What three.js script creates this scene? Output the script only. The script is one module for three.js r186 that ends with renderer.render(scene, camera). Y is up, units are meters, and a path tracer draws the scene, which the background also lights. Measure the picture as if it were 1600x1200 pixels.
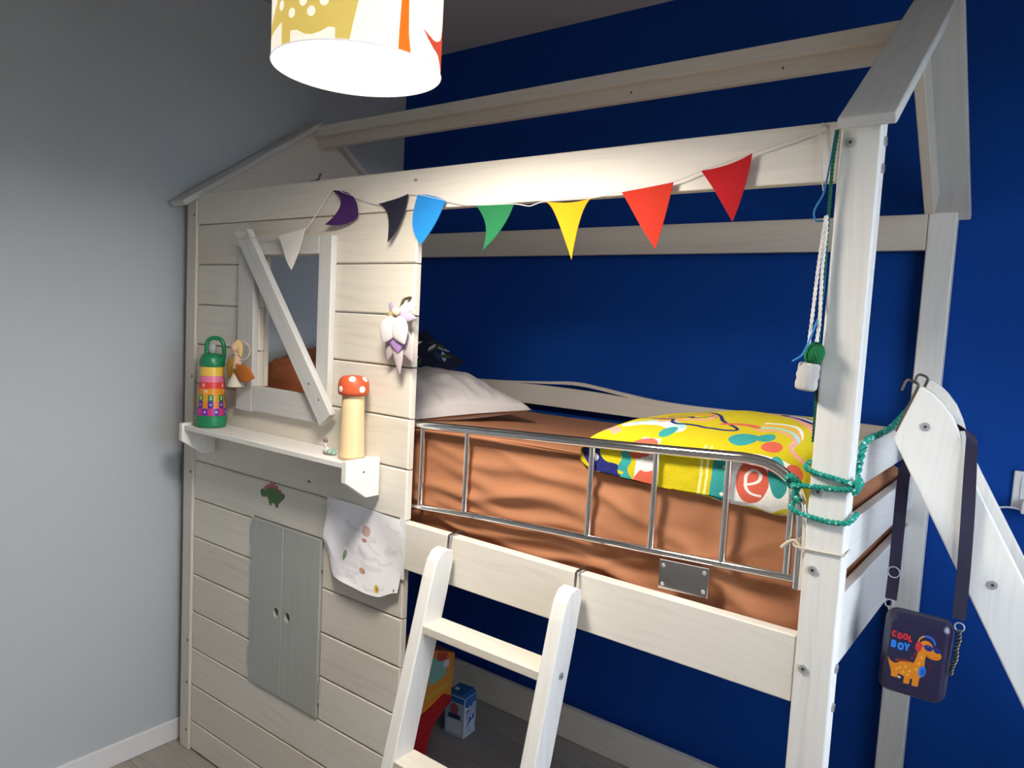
import * as THREE from 'three';
import { RoundedBoxGeometry } from 'three/addons/geometries/RoundedBoxGeometry.js';
import { mergeGeometries, mergeVertices, toCreasedNormals } from 'three/addons/utils/BufferGeometryUtils.js';
import { RectAreaLightUniformsLib } from 'three/addons/lights/RectAreaLightUniformsLib.js';

// ---------------------------------------------------------------- camera, sky, lamp light, exposure
const scene = new THREE.Scene();
const camera = new THREE.PerspectiveCamera(2 * Math.atan(600 / 1154.1) * 180 / Math.PI, 4 / 3, 0.05, 60);
camera.rotation.order = 'YXZ';
camera.position.set(2.3529, 1.5285, 1.3069);
camera.rotation.set(-0.0843, 0.6451, 0.0526);
scene.background = new THREE.Color(0.84, 0.95, 1.10);     // an overcast sky
scene.backgroundIntensity = 8.5;
RectAreaLightUniformsLib.init();
const LAMP_RADIANCE = 112, LAMP_COLOR = new THREE.Color(1.0, 0.92, 0.82);
const renderer = new THREE.WebGLRenderer({ antialias: true });
renderer.toneMapping = THREE.LinearToneMapping;
renderer.toneMappingExposure = 1.0;
renderer.outputColorSpace = THREE.SRGBColorSpace;
renderer.shadowMap.enabled = true;

// ---------------------------------------------------------------- helpers
let seedState = 20240611;
const rnd = () => { seedState = (seedState + 0x6D2B79F5) | 0; let t = Math.imul(seedState ^ (seedState >>> 15), 1 | seedState); t = (t + Math.imul(t ^ (t >>> 7), 61 | t)) ^ t; return ((t ^ (t >>> 14)) >>> 0) / 4294967296; };
const V = (x, y, z) => new THREE.Vector3(x, y, z);
const lerp = (a, b, t) => a + (b - a) * t;
const smooth = (a, b, x) => { const t = Math.min(1, Math.max(0, (x - a) / (b - a))); return t * t * (3 - 2 * t); };
const used = {};
const numbered = (n) => { const k = used[n] = (used[n] ?? -1) + 1; return k ? n + '_' + String(k).padStart(3, '0') : n; };
const origin = new WeakMap();
const originOf = (o) => origin.get(o) ?? V(0, 0, 0);
function tag(o, label, category, group) { o.userData.label = label; o.userData.category = category; if (group) o.userData.group = group; return o; }
function thing(name, label, category, p, group) {           // a Group at the thing's base
  const g = new THREE.Group(); g.name = numbered(name); g.position.set(...p); scene.add(g); origin.set(g, V(...p));
  return label ? tag(g, label, category, group) : g;
}
function part(name, geo, mat, parent, label) {               // geo in the axes of the world (or of a turned parent whose origin is zero)
  geo.computeBoundingBox();
  const c = geo.boundingBox.getCenter(V(0, 0, 0)); geo.translate(-c.x, -c.y, -c.z);
  const m = new THREE.Mesh(geo, mat); m.name = parent === scene ? numbered(name) : name; m.castShadow = m.receiveShadow = true;
  m.position.copy(c).sub(originOf(parent)); parent.add(m); origin.set(m, c);
  if (parent !== scene) { const k = parent.userData.__n ??= {}; k[name] = (k[name] ?? -1) + 1; if (k[name]) m.name = name + '_' + String(k[name]).padStart(3, '0'); }
  if (label) m.userData.label = label;
  return m;
}
function struct(name, geo, mat, parent = scene) { const m = part(name, geo, mat, parent); m.userData.kind = 'structure'; return m; }
const flat = (g) => (g.index ? g.toNonIndexed() : g);
// uv in metres, grain along the given axis
function uvBox(g0, axis = 'x', ox = rnd() * 3, oy = rnd() * 3) {
  const g = flat(g0); if (!g.attributes.normal) g.computeVertexNormals();
  const p = g.attributes.position, uv = new Float32Array(p.count * 2), a = 'xyz'.indexOf(axis), A = V(), B = V(), C = V();
  for (let i = 0; i < p.count; i += 3) {
    A.fromBufferAttribute(p, i); B.fromBufferAttribute(p, i + 1); C.fromBufferAttribute(p, i + 2);
    const n = B.clone().sub(A).cross(C.clone().sub(A)), k = [Math.abs(n.x), Math.abs(n.y), Math.abs(n.z)];
    let d = k.indexOf(Math.max(...k)), o = [0, 1, 2].filter((q) => q !== d), u = o.includes(a) ? a : o[0], v = o.find((q) => q !== u);
    for (let j = 0; j < 3; j++) { uv[(i + j) * 2] = p.getComponent(i + j, u) + ox; uv[(i + j) * 2 + 1] = p.getComponent(i + j, v) + oy + d * 0.37; }
  }
  g.setAttribute('uv', new THREE.BufferAttribute(uv, 2));
  return g;
}
// a board between two corners
function box(x0, x1, y0, y1, z0, z1, r = 0.003, axis) {
  const w = Math.abs(x1 - x0), h = Math.abs(y1 - y0), d = Math.abs(z1 - z0);
  const g = r > 0 ? new RoundedBoxGeometry(w, h, d, 2, Math.min(r, w / 2.01, h / 2.01, d / 2.01)) : new THREE.BoxGeometry(w, h, d);
  g.translate((x0 + x1) / 2, (y0 + y1) / 2, (z0 + z1) / 2);
  return uvBox(g, axis ?? (w >= h && w >= d ? 'x' : h >= d ? 'y' : 'z'));
}
// a board w wide (along `side`) and t thick, from a to b
function beam(a, b, side, w, t, r = 0.003) {
  const d = b.clone().sub(a), l = d.length(), X = d.normalize(), Y = side.clone().sub(X.clone().multiplyScalar(side.dot(X))).normalize(), Z = X.clone().cross(Y);
  const g = uvBox(new RoundedBoxGeometry(l, w, t, 2, Math.min(r, t / 2.01)), 'x');
  return g.applyMatrix4(new THREE.Matrix4().makeBasis(X, Y, Z).setPosition(a.clone().add(b).multiplyScalar(0.5)));
}
function poly(pts, holes = []) {
  const s = new THREE.Shape(pts.map((p) => new THREE.Vector2(p[0], p[1])));
  for (const h of holes) s.holes.push(h instanceof THREE.Path ? h : new THREE.Path(h.map((p) => new THREE.Vector2(p[0], p[1]))));
  return s;
}
// extruded outline in the xy plane, front face at z1, back at z0
function slab(pts, z0, z1, bevel = 0.002, holes = [], seg = 1) {
  const s = pts instanceof THREE.Shape ? pts : poly(pts, holes);
  const g = new THREE.ExtrudeGeometry(s, { depth: z1 - z0 - 2 * bevel, bevelEnabled: bevel > 0, bevelThickness: bevel, bevelSize: bevel, bevelOffset: -bevel, bevelSegments: seg, curveSegments: 20 });
  g.translate(0, 0, z0 + bevel);
  return g;
}
// a tube with closed ends
function tube(points, r, seg = points.length * 8, rs = 10, tension = 0.5, kind = 'catmullrom') {
  const c = new THREE.CatmullRomCurve3(points.map((p) => (p.isVector3 ? p : V(...p))), false, kind, tension), g = new THREE.TubeGeometry(c, seg, r, rs, false);
  const p = Array.from(g.attributes.position.array), n = Array.from(g.attributes.normal.array), uv = Array.from(g.attributes.uv.array), ix = Array.from(g.index.array), L = c.getLength();
  for (let i = 0; i < uv.length; i += 2) { uv[i] *= L; uv[i + 1] *= 2 * Math.PI * r; }
  for (const [t, ring, s] of [[0, 0, -1], [1, seg, 1]]) {
    const at = c.getPointAt(t), d = c.getTangentAt(t).multiplyScalar(s), k = p.length / 3;
    p.push(at.x + d.x * r * 0.5, at.y + d.y * r * 0.5, at.z + d.z * r * 0.5); n.push(d.x, d.y, d.z); uv.push(0, 0);
    for (let j = 0; j < rs; j++) { const a = ring * (rs + 1) + j; s < 0 ? ix.push(k, a, a + 1) : ix.push(k, a + 1, a); }
  }
  const o = new THREE.BufferGeometry();
  o.setAttribute('position', new THREE.Float32BufferAttribute(p, 3)); o.setAttribute('normal', new THREE.Float32BufferAttribute(n, 3)); o.setAttribute('uv', new THREE.Float32BufferAttribute(uv, 2)); o.setIndex(ix);
  return o;
}
const lathe = (pts, seg = 40) => new THREE.LatheGeometry(pts.map((p) => new THREE.Vector2(p[0], p[1])), seg);
const ball = (x, y, z, rx, ry = rx, rz = rx, seg = 20) => new THREE.SphereGeometry(1, seg, Math.round(seg * 0.7)).scale(rx, ry, rz).translate(x, y, z);
const merge = (list) => mergeGeometries(list.map((g) => { const o = flat(g); for (const k of Object.keys(o.attributes)) if (!['position', 'normal', 'uv'].includes(k)) o.deleteAttribute(k); if (!o.attributes.uv) o.setAttribute('uv', new THREE.BufferAttribute(new Float32Array(o.attributes.position.count * 2), 2)); return o; }));
// a grid surface: f(u, v) -> Vector3
function sheet(nu, nv, f) {
  const p = [], uv = [], ix = [];
  for (let j = 0; j <= nv; j++) for (let i = 0; i <= nu; i++) { const q = f(i / nu, j / nv); p.push(q.x, q.y, q.z); uv.push(i / nu, j / nv); }
  for (let j = 0; j < nv; j++) for (let i = 0; i < nu; i++) { const a = j * (nu + 1) + i, b = a + 1, c = a + nu + 1, d = c + 1; ix.push(a, b, d, a, d, c); }
  const g = new THREE.BufferGeometry();
  g.setAttribute('position', new THREE.Float32BufferAttribute(p, 3)); g.setAttribute('uv', new THREE.Float32BufferAttribute(uv, 2)); g.setIndex(ix); g.computeVertexNormals();
  return g;
}

// ---------------------------------------------------------------- noise and textures
const hash = (x, y, s) => { let h = Math.imul(x, 374761393) + Math.imul(y, 668265263) + Math.imul(s, 1442695041); h = Math.imul(h ^ (h >>> 13), 1274126177); return ((h ^ (h >>> 16)) >>> 0) / 4294967296; };
function vnoise(x, y, px, py, s) {                           // value noise with period px, py
  const xi = Math.floor(x), yi = Math.floor(y), fx = x - xi, fy = y - yi, u = fx * fx * (3 - 2 * fx), v = fy * fy * (3 - 2 * fy), m = (a, n) => ((a % n) + n) % n;
  const h = (a, b) => hash(m(a, px), m(b, py), s);
  return lerp(lerp(h(xi, yi), h(xi + 1, yi), u), lerp(h(xi, yi + 1), h(xi + 1, yi + 1), u), v);
}
function fbm(x, y, px, py, s, oct = 4) { let a = 0, w = 0.5, t = 0; for (let i = 0; i < oct; i++) { a += w * vnoise(x, y, px, py, s + i); t += w; w *= 0.5; x *= 2; y *= 2; px *= 2; py *= 2; } return a / t; }
const noise3 = (x, y, s) => fbm(x + 500, y + 500, 1e6, 1e6, s, 3) - 0.5;
function data(w, h, f, srgb, repeat) {                       // f(u, v) -> [r, g, b] in 0..1 or a number
  const d = new Uint8Array(w * h * 4);
  for (let j = 0; j < h; j++) for (let i = 0; i < w; i++) { let c = f(i / w, j / h); if (typeof c === 'number') c = [c, c, c]; const k = (j * w + i) * 4; for (let q = 0; q < 3; q++) d[k + q] = Math.max(0, Math.min(255, c[q] * 255)); d[k + 3] = 255; }
  const t = new THREE.DataTexture(d, w, h, THREE.RGBAFormat); t.magFilter = THREE.LinearFilter; t.minFilter = THREE.LinearMipmapLinearFilter; t.generateMipmaps = true;
  t.wrapS = t.wrapT = THREE.RepeatWrapping; if (srgb) t.colorSpace = THREE.SRGBColorSpace; if (repeat) t.repeat.set(...repeat); t.needsUpdate = true;
  return t;
}
function canvas(w, h, draw) { const c = document.createElement('canvas'); c.width = w; c.height = h; draw(c.getContext('2d'), w, h); const t = new THREE.CanvasTexture(c); t.colorSpace = THREE.SRGBColorSpace; return t; }
const grain = (u, v) => {                                    // streaks along u, with a few drawn-out whorls
  const warp = fbm(u * 3, v * 4, 3, 4, 7, 3) * 0.12, s = fbm(u * 4, (v + warp) * 48, 4, 48, 11, 4), f = vnoise(u * 10, (v + warp * 0.6) * 150, 10, 150, 23);
  return { s, f, r: 0.5 + 0.5 * Math.sin((v + warp) * 120 * Math.PI * 0.5 + fbm(u * 2, v * 6, 2, 6, 31, 2) * 9) };
};
const woodMap = data(1024, 512, (u, v) => { const g = grain(u, v), k = 1 - 0.035 * smooth(0.5, 0.9, g.s) - 0.022 * smooth(0.6, 0.95, g.f) - 0.010 * g.r; return [k, k * 0.995, k * 0.985]; }, true, [1 / 1.3, 1 / 0.65]);
const woodBump = data(512, 512, (u, v) => { const g = grain(u, v); return 0.75 - 0.35 * smooth(0.4, 0.9, g.s) - 0.25 * smooth(0.5, 0.95, g.f); }, false, [1 / 1.3, 1 / 0.65]);
const floorMap = data(1024, 512, (u, v) => { const g = grain(u, v), k = 0.92 + 0.06 * g.s - 0.06 * smooth(0.5, 0.9, g.f) + 0.05 * fbm(u * 6, v * 6, 6, 6, 77, 3); return [k, k * 0.985, k * 0.965]; }, true, [1 / 1.3, 1 / 0.65]);
const paintBump = data(256, 256, (u, v) => fbm(u * 24, v * 24, 24, 24, 91, 3), false, [3, 3]);
const weaveBump = data(128, 128, (u, v) => 0.5 + 0.25 * Math.sin(u * 2 * Math.PI * 16) + 0.25 * Math.sin(v * 2 * Math.PI * 16), false, [12, 12]);
const fuzzBump = data(256, 256, (u, v) => fbm(u * 40, v * 40, 40, 40, 133, 2), false, [8, 8]);

const std = (color, roughness = 0.6, more = {}) => new THREE.MeshStandardMaterial({ color, roughness, ...more });
const lin = (r, g, b) => new THREE.Color().setRGB(r, g, b);
const wood = (color, rough = 0.55) => std(color, rough, { map: woodMap, bumpMap: woodBump, bumpScale: 0.0002 });
const M = {
  white: wood(lin(0.74, 0.69, 0.605)), whiteB: wood(lin(0.78, 0.74, 0.665)), whiteC: wood(lin(0.72, 0.675, 0.60)),
  cool: wood(lin(0.83, 0.82, 0.79), 0.5), grey: wood(lin(0.42, 0.435, 0.415), 0.5), greyWhite: wood(lin(0.62, 0.62, 0.61), 0.5),
  wallGrey: std(lin(0.49, 0.53, 0.555), 0.9, { bumpMap: paintBump, bumpScale: 0.0008 }),
  wallBlue: new THREE.MeshPhysicalMaterial({ color: lin(0.0045, 0.056, 0.31), roughness: 0.85, specularIntensity: 0.3, bumpMap: paintBump, bumpScale: 0.0008 }), wallPale: std(lin(0.62, 0.61, 0.60), 0.9, { bumpMap: paintBump, bumpScale: 0.0008 }),
  ceiling: std(lin(0.62, 0.61, 0.60), 0.95, { bumpMap: paintBump, bumpScale: 0.0008 }), trim: std(lin(0.8, 0.8, 0.8), 0.4),
  chrome: std(lin(0.90, 0.88, 0.86), 0.08, { metalness: 1 }), steel: std(lin(0.52, 0.52, 0.52), 0.35, { metalness: 0.45 }), iron: std(lin(0.16, 0.15, 0.14), 0.4, { metalness: 0.9 }),
  sheetOrange: std(lin(0.42, 0.175, 0.08), 0.85, { bumpMap: weaveBump, bumpScale: 0.0003 }),
  pillow: std(lin(0.58, 0.53, 0.505), 0.9, { bumpMap: weaveBump, bumpScale: 0.0003 }),
  dark: std(lin(0.01, 0.01, 0.012), 0.8),
};

// ---------------------------------------------------------------- the room
const XL = -0.045, XR = 3.2, ZB = -1.01, ZF = 2.9, H = 2.615, T = 0.16;
const floorGroup = thing('floor', null, null, [0, 0, 0]); floorGroup.userData.kind = 'structure';
part('subfloor', box(XL - T, XR + T, -0.16, -0.013, ZB - T, ZF + T, 0), std(lin(0.1, 0.1, 0.1), 0.9), floorGroup);
const laminate = [0, 1, 2, 3].map((k) => std(lin(...[[0.36, 0.335, 0.315], [0.345, 0.322, 0.305], [0.375, 0.348, 0.328], [0.335, 0.312, 0.296]][k]), 0.45, { map: floorMap, bumpMap: woodBump, bumpScale: 0.0004 }));
for (let r = 0, z = ZB + 0.01; z < ZF; r++, z += 0.193) for (let x = XL + 0.01 - [0, 0.45, 0.9, 0.22, 0.7][r % 5]; x < XR; x += 1.29) {
  const a = Math.max(x, XL + 0.008), b = Math.min(x + 1.2885, XR - 0.008); if (b - a > 0.02) part('plank', box(a, b, -0.012, 0, z, Math.min(z + 0.1915, ZF - 0.008), 0.0012, 'x'), laminate[Math.floor(rnd() * 4)], floorGroup);
}
struct('outdoor_ground', uvBox(new THREE.PlaneGeometry(80, 80, 1, 1).rotateX(-Math.PI / 2).translate(XR + T + 40.2, -2.9, 0)), std(lin(0.16, 0.16, 0.14), 1));
struct('wall_left', box(XL - T, XL, -0.02, H, ZB - T, ZF + T, 0), M.wallGrey);
struct('wall_back', box(XL, XR, -0.02, H, ZB - T, ZB, 0), M.wallBlue);
struct('wall_front', box(XL, XR, -0.02, H, ZF, ZF + T, 0), M.wallPale);
struct('ceiling', box(XL - T, XR + T, H, H + T, ZB - T, ZF + T, 0), M.ceiling);
const WZ0 = -0.38, WZ1 = 1.05, WY0 = 0.9, WY1 = 2.2;         // the window in the right wall
{
  const g = slab([[ZB - T, -0.02], [ZF + T, -0.02], [ZF + T, H], [ZB - T, H]], 0, T, 0, [[[WZ0, WY0], [WZ1, WY0], [WZ1, WY1], [WZ0, WY1]]]);
  struct('wall_right', uvBox(g.rotateY(-Math.PI / 2).translate(XR + T, 0, 0), 'z'), M.wallPale);
  const w = thing('window_1', null, null, [XR + 0.08, WY0, (WZ0 + WZ1) / 2]); w.userData.kind = 'structure';
  const f = 0.06;
  for (const [z0, z1, y0, y1] of [[WZ0, WZ0 + f, WY0, WY1], [WZ1 - f, WZ1, WY0, WY1], [WZ0 + f, WZ1 - f, WY0, WY0 + f], [WZ0 + f, WZ1 - f, WY1 - f, WY1], [(WZ0 + WZ1) / 2 - 0.04, (WZ0 + WZ1) / 2 + 0.04, WY0 + f, WY1 - f]])
    part('window_frame', box(XR + 0.05, XR + 0.11, y0, y1, z0, z1, 0.004), M.trim, w);
  const glass = new THREE.MeshPhysicalMaterial({ color: 0xffffff, roughness: 0, transmission: 1, thickness: 0, ior: 1.5 }), m = (WZ0 + WZ1) / 2;
  for (const [a, b] of [[WZ0 + f, m - 0.04], [m + 0.04, WZ1 - f]]) part('pane', box(XR + 0.076, XR + 0.08, WY0 + f, WY1 - f, a, b, 0), glass, w);
  part('sill', box(XR - 0.03, XR + 0.05, WY0 - 0.025, WY0, WZ0 - 0.04, WZ1 + 0.04, 0.004), M.trim, w);
}
struct('baseboard_left', box(XL, XL + 0.012, 0, 0.074, ZB + 0.012, ZF, 0.003), M.trim);
struct('baseboard_back', box(XL, XR, 0, 0.074, ZB, ZB + 0.012, 0.003), M.trim);
struct('baseboard_right', box(XR - 0.012, XR, 0, 0.074, ZB + 0.012, ZF, 0.003), M.trim);

// ---------------------------------------------------------------- the house bed
const L = 2.08;
const bed = thing('house_bed', 'whitewashed wooden house bed with gabled roof frame and plank front', 'bed', [1.04, 0, -0.5]);
const bp = (n, g, m = M.white, parent = bed, label) => part(n, g, m, parent, label);
// posts
bp('post', box(0, 0.056, 0, 1.868, -0.04, 0, 0.004), M.whiteC);
bp('post', box(2.0165, L, 0, 1.884, -0.04, 0, 0.005), M.cool);
bp('post', box(0, 0.066, 0, 1.878, -1.004, -0.966, 0.004), M.whiteC);
bp('post', box(2.012, L, 0, 1.878, -1.004, -0.966, 0.004), M.cool);
// front planks round the window opening and the little doors
const WIN = [0.40, 0.698, 1.292, 1.684], DOOR = [0.392, 0.73, 0.367, 0.892];
{
  const step = 0.1295, rows = []; for (let k = 0, y = 1.7885; k < 14; k++, y -= step) rows.push([Math.max(0.004, y - step), y]);
  for (const [y0, y1] of rows) {
    const a = y0 + 0.0015, b = y1 - 0.0015, tone = () => [M.white, M.whiteB, M.white][Math.floor(rnd() * 3)], cut = (x0, x1, ya, yb) => { if (yb - ya > 0.01) bp('plank', uvBox(slab([[x0, ya], [x1, ya], [x1, yb], [x0, yb]], -0.03, -0.008, 0.0035), 'x'), tone()); };
    const o = [WIN, DOOR].find(([, , oy0, oy1]) => a < oy1 - 0.004 && b > oy0 + 0.004);
    if (!o) { cut(0.0565, 1.0487, a, b); continue; }
    const [x0, x1, oy0, oy1] = o;
    if (b > oy1 + 0.012) { const g = poly([[0.0565, a], [x0, a], [x0, oy1], [x1, oy1], [x1, a], [1.0487, a], [1.0487, b], [0.0565, b]]); bp('plank', uvBox(slab(g, -0.03, -0.008, 0.0035), 'x'), tone()); }
    else if (a < oy0 - 0.012) { const g = poly([[0.0565, a], [1.0487, a], [1.0487, b], [x1, b], [x1, oy0], [x0, oy0], [x0, b], [0.0565, b]]); bp('plank', uvBox(slab(g, -0.03, -0.008, 0.0035), 'x'), tone()); }
    else { cut(0.0565, x0, a, b); cut(x1, 1.0487, a, b); }
  }
}
// rails
bp('top_rail', box(0.0565, 2.016, 1.7885, 1.886, -0.03, -0.004, 0.003), M.whiteB);
bp('lower_rail', box(1.0492, 2.016, 0.888, 1.0085, -0.03, -0.003, 0.003), M.whiteB);
bp('rear_top_rail', box(0.067, 2.0115, 1.7785, 1.8755, -0.99, -0.968, 0.003), M.white);
bp('rear_floor_rail', box(0.067, 2.0115, 0.001, 0.122, -0.966, -0.942, 0.003), M.white);
{ // the rear guard rail has a wavy top and a long hand slot under its crest
  const top = [[0.067, 1.27], [0.30, 1.288], [0.62, 1.301], [0.80, 1.313], [0.93, 1.323], [1.03, 1.316], [1.15, 1.302], [1.30, 1.289], [1.5, 1.287], [1.76, 1.294], [2.011, 1.29]];
  const curve = (pts, n) => new THREE.SplineCurve(pts.map((p) => new THREE.Vector2(...p))).getPoints(n).map((p) => [p.x, p.y]);
  const slot = [...curve([[0.70, 1.299], [0.80, 1.304], [0.93, 1.311], [1.03, 1.305], [1.16, 1.289]], 24), ...curve([[1.16, 1.2885], [1.03, 1.294], [0.93, 1.2965], [0.80, 1.298], [0.70, 1.2985]], 24).slice(1, -1)];
  bp('rear_guard_rail', uvBox(slab([[0.067, 1.2245], [2.011, 1.2245], ...curve(top, 60).reverse()], -0.966, -0.946, 0.001, [slot]), 'x'), M.white);
}
bp('rear_lower_rail', box(0.067, 2.0115, 0.888, 1.0085, -0.992, -0.966, 0.003), M.white);
// the right end: three rails; the left end: two
for (const [y0, y1] of [[1.236, 1.322], [1.079, 1.172], [0.886, 1.030]]) bp('end_rail', box(2.019, 2.041, y0, y1, -0.9655, -0.0405, 0.003), M.cool);
for (const [y0, y1] of [[0.886, 1.030], [1.1, 1.19]]) bp('end_rail', box(0.02, 0.042, y0, y1, -0.9655, -0.0405, 0.003), M.white);
for (let k = 0; k < 9; k++) bp('slat', box(0.16 + k * 0.22, 0.23 + k * 0.22, 0.905, 0.921, -0.965, -0.031, 0.002), M.white);
// gables: a rafter along each slope under a roof board, the ridge beam between them
const ZC = -0.500, RISE = { right: 2.274, left: 2.240 }, EAVE = 0.55, slope = (side, s) => (side === 'left' ? 0.695 : s > 0 ? 0.725 : 0.80);
for (const [x0, x1, side] of [[2.022, 2.108, 'right'], [-0.022, 0.062, 'left']]) for (const s of [1, -1]) {
  const RY = RISE[side], RS = slope(side, s), x = (x0 + x1) / 2, t = 0.019, off = V(0, 1, s * RS).normalize().multiplyScalar(-t / 2), reach = s > 0 ? EAVE : 0.502;
  bp('roof_board', beam(V(x, RY, ZC).add(off), V(x, RY - RS * reach, ZC + s * reach).add(off), V(1, 0, 0), x1 - x0, t, 0.004), M.greyWhite);
}
for (const s of [1, -1]) {
  const RY = RISE.right, RS = slope('right', s), n = V(0, 1, s * RS).normalize(), reach = s > 0 ? 0.42 : 0.425, a = V(2.029, RY, ZC).addScaledVector(n, -0.0595), b = V(2.029, RY - RS * reach, ZC + s * reach).addScaledVector(n, -0.0595);
  bp('rafter', beam(a, b, n, 0.078, 0.024, 0.003), M.white);
}
{ // the left gable is closed with a board
  const RY = RISE.left, RS = slope('left', 1), y0 = 1.8785, n = 0.0205 * Math.sqrt(1 + RS * RS), at = (y) => (RY - n - y) / RS, b = RY - n - 0.004;
  const g = slab([[ZC - at(y0), y0], [ZC + at(y0), y0], [ZC + at(b), b], [ZC - at(b), b]], 0, 0.02, 0.0012);
  bp('gable_board', uvBox(g.rotateY(-Math.PI / 2).translate(0.03, 0, 0), 'z'), M.white);
}
bp('ridge_beam', box(0.0305, 2.013, 2.135, 2.197, ZC - 0.012, ZC + 0.012, 0.003), M.white);
bp('ridge_cap', box(0.0305, 2.06, 2.172, 2.209, ZC + 0.0125, ZC + 0.034, 0.003), M.whiteB);
// window frame, with the board nailed across it
for (const [x0, x1, y0, y1] of [[0.318, 0.40, 1.216, 1.735], [0.698, 0.752, 1.243, 1.735], [0.40, 0.698, 1.684, 1.735], [0.40, 0.698, 1.22, 1.296]]) bp('window_frame', box(x0, x1, y0, y1, -0.0079, 0.012, 0.003), M.greyWhite);
for (const [x0, x1, y0, y1] of [[0.392, 0.3995, 1.292, 1.684], [0.6985, 0.706, 1.292, 1.684]]) bp('window_lining', box(x0, x1, y0, y1, -0.045, -0.0305, 0.001), M.white);
const crossBoard = bp('cross_board', beam(V(0.368, 1.742, 0.0235), V(0.772, 1.237, 0.0235), V(1, 0.8, 0), 0.058, 0.021, 0.003), M.greyWhite);
bp('nail', ball(0.744, 1.29, 0.0345, 0.003, 0.003, 0.0012, 10), M.iron, crossBoard);
bp('nail', ball(0.70, 1.33, 0.0345, 0.003, 0.003, 0.0012, 10), M.iron, crossBoard);
{ // crumpled clear tape round the top of the board
  const g = sheet(14, 8, (u, v) => V(0.335 + 0.075 * u, 1.712 + 0.045 * v - 0.012 * u, 0.036 + 0.004 * noise3(u * 6, v * 6, 5) * 4));
  bp('tape', g, new THREE.MeshPhysicalMaterial({ color: 0xffffff, roughness: 0.12, transmission: 0.85, thickness: 0, side: THREE.DoubleSide }), crossBoard, 'crumpled clear sticky tape');
}
// the two little doors
for (const [x0, x1, hx] of [[0.394, 0.556, 0.5345], [0.5585, 0.728, 0.583]]) {
  const hole = new THREE.Path(); hole.absellipse(hx - (x0 === 0.394 ? 0.006 : 0), 0.624, 0.011, 0.0135, 0, Math.PI * 2, true);
  const d = bp('door', uvBox(slab([[x0, 0.369], [x1, 0.369], [x1, 0.89], [x0, 0.89]], -0.022, -0.002, 0.002, [hole]), 'y'), M.grey, bed, 'grey painted door leaf');
  bp('backing', box(hx - 0.035, hx + 0.024, 0.59, 0.66, -0.0285, -0.0225, 0), M.dark, d);
}
for (const y of [0.835, 0.445]) for (const x of [0.389, 0.733]) bp('hinge', box(x - 0.004, x + 0.004, y - 0.03, y + 0.03, -0.0078, -0.0035, 0.001), M.steel);
// the shelf below the window with its two brackets
const shelf = bp('shelf', box(0.19, 0.938, 1.141, 1.156, -0.0075, 0.105, 0.002), M.cool);
for (const [a, b] of [[0.172, 0.1895], [0.9385, 0.957]]) {
  const g = slab([[0, 1.162], [0, 1.062], [-0.045, 1.062], [-0.112, 1.108], [-0.112, 1.162]].map(([z, y]) => [z - 0.0, y]).reverse(), a, b, 0.0015);
  bp('bracket', uvBox(g.rotateY(Math.PI / 2), 'y'), M.cool, shelf);
}
{ const g = ball(0.9575, 1.13, 0.055, 0.0012, 0.003, 0.003, 10); bp('screw', g, M.iron, shelf); }
// bolts
const bolt = (x, y, z, axis) => { const g = new THREE.CylinderGeometry(0.0075, 0.0085, 0.004, 20); g[axis === 'x' ? 'rotateZ' : 'rotateX'](axis === 'x' ? -Math.PI / 2 : Math.PI / 2); const k = new THREE.CylinderGeometry(0.003, 0.003, 0.0046, 6); k[axis === 'x' ? 'rotateZ' : 'rotateX'](axis === 'x' ? -Math.PI / 2 : Math.PI / 2); return [g.translate(x, y, z), k.translate(x, y, z)]; };
const socketDark = std(lin(0.08, 0.08, 0.08), 0.5, { metalness: 0.6 });
function addBolt(parent, x, y, z, axis) { const [a, b] = bolt(x, y, z, axis); const m = part('bolt', a, M.steel, parent); part('bolt_socket', b, socketDark, m); }
for (const [x, y] of [[2.034, 1.848], [2.034, 1.132], [2.033, 0.956], [2.012 + 0.02, 1.268]]) addBolt(bed, x, y, 0.001, 'z');
for (const [z, y] of [[-0.022, 1.807], [-0.024, 1.85], [-0.022, 0.964], [-0.024, 0.894]]) addBolt(bed, 2.081, y, z, 'x');
for (const [x, y] of [[0.043, 1.82], [0.045, 1.293], [0.045, 0.973], [0.043, 0.389], [0.043, 0.241], [0.044, 0.07]]) bp('screw', ball(x, y, 0.0005, 0.004, 0.0045, 0.0015, 12), M.iron);
for (const [x, y] of [[1.04, 1.86], [0.98, 0.96]]) bp('knot', ball(x, y, y > 1.5 ? -0.004 : -0.0078, 0.007, 0.004, 0.0006, 12), std(lin(0.35, 0.30, 0.25), 0.7));
bp('nail', ball(0.66, 1.045, -0.0075, 0.006, 0.004, 0.0015, 10), M.iron);
for (const x of [1.75, 1.35]) bp('nail', ball(x, 2.155, ZC + 0.0122, 0.003, 0.003, 0.001, 8), M.iron);

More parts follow.
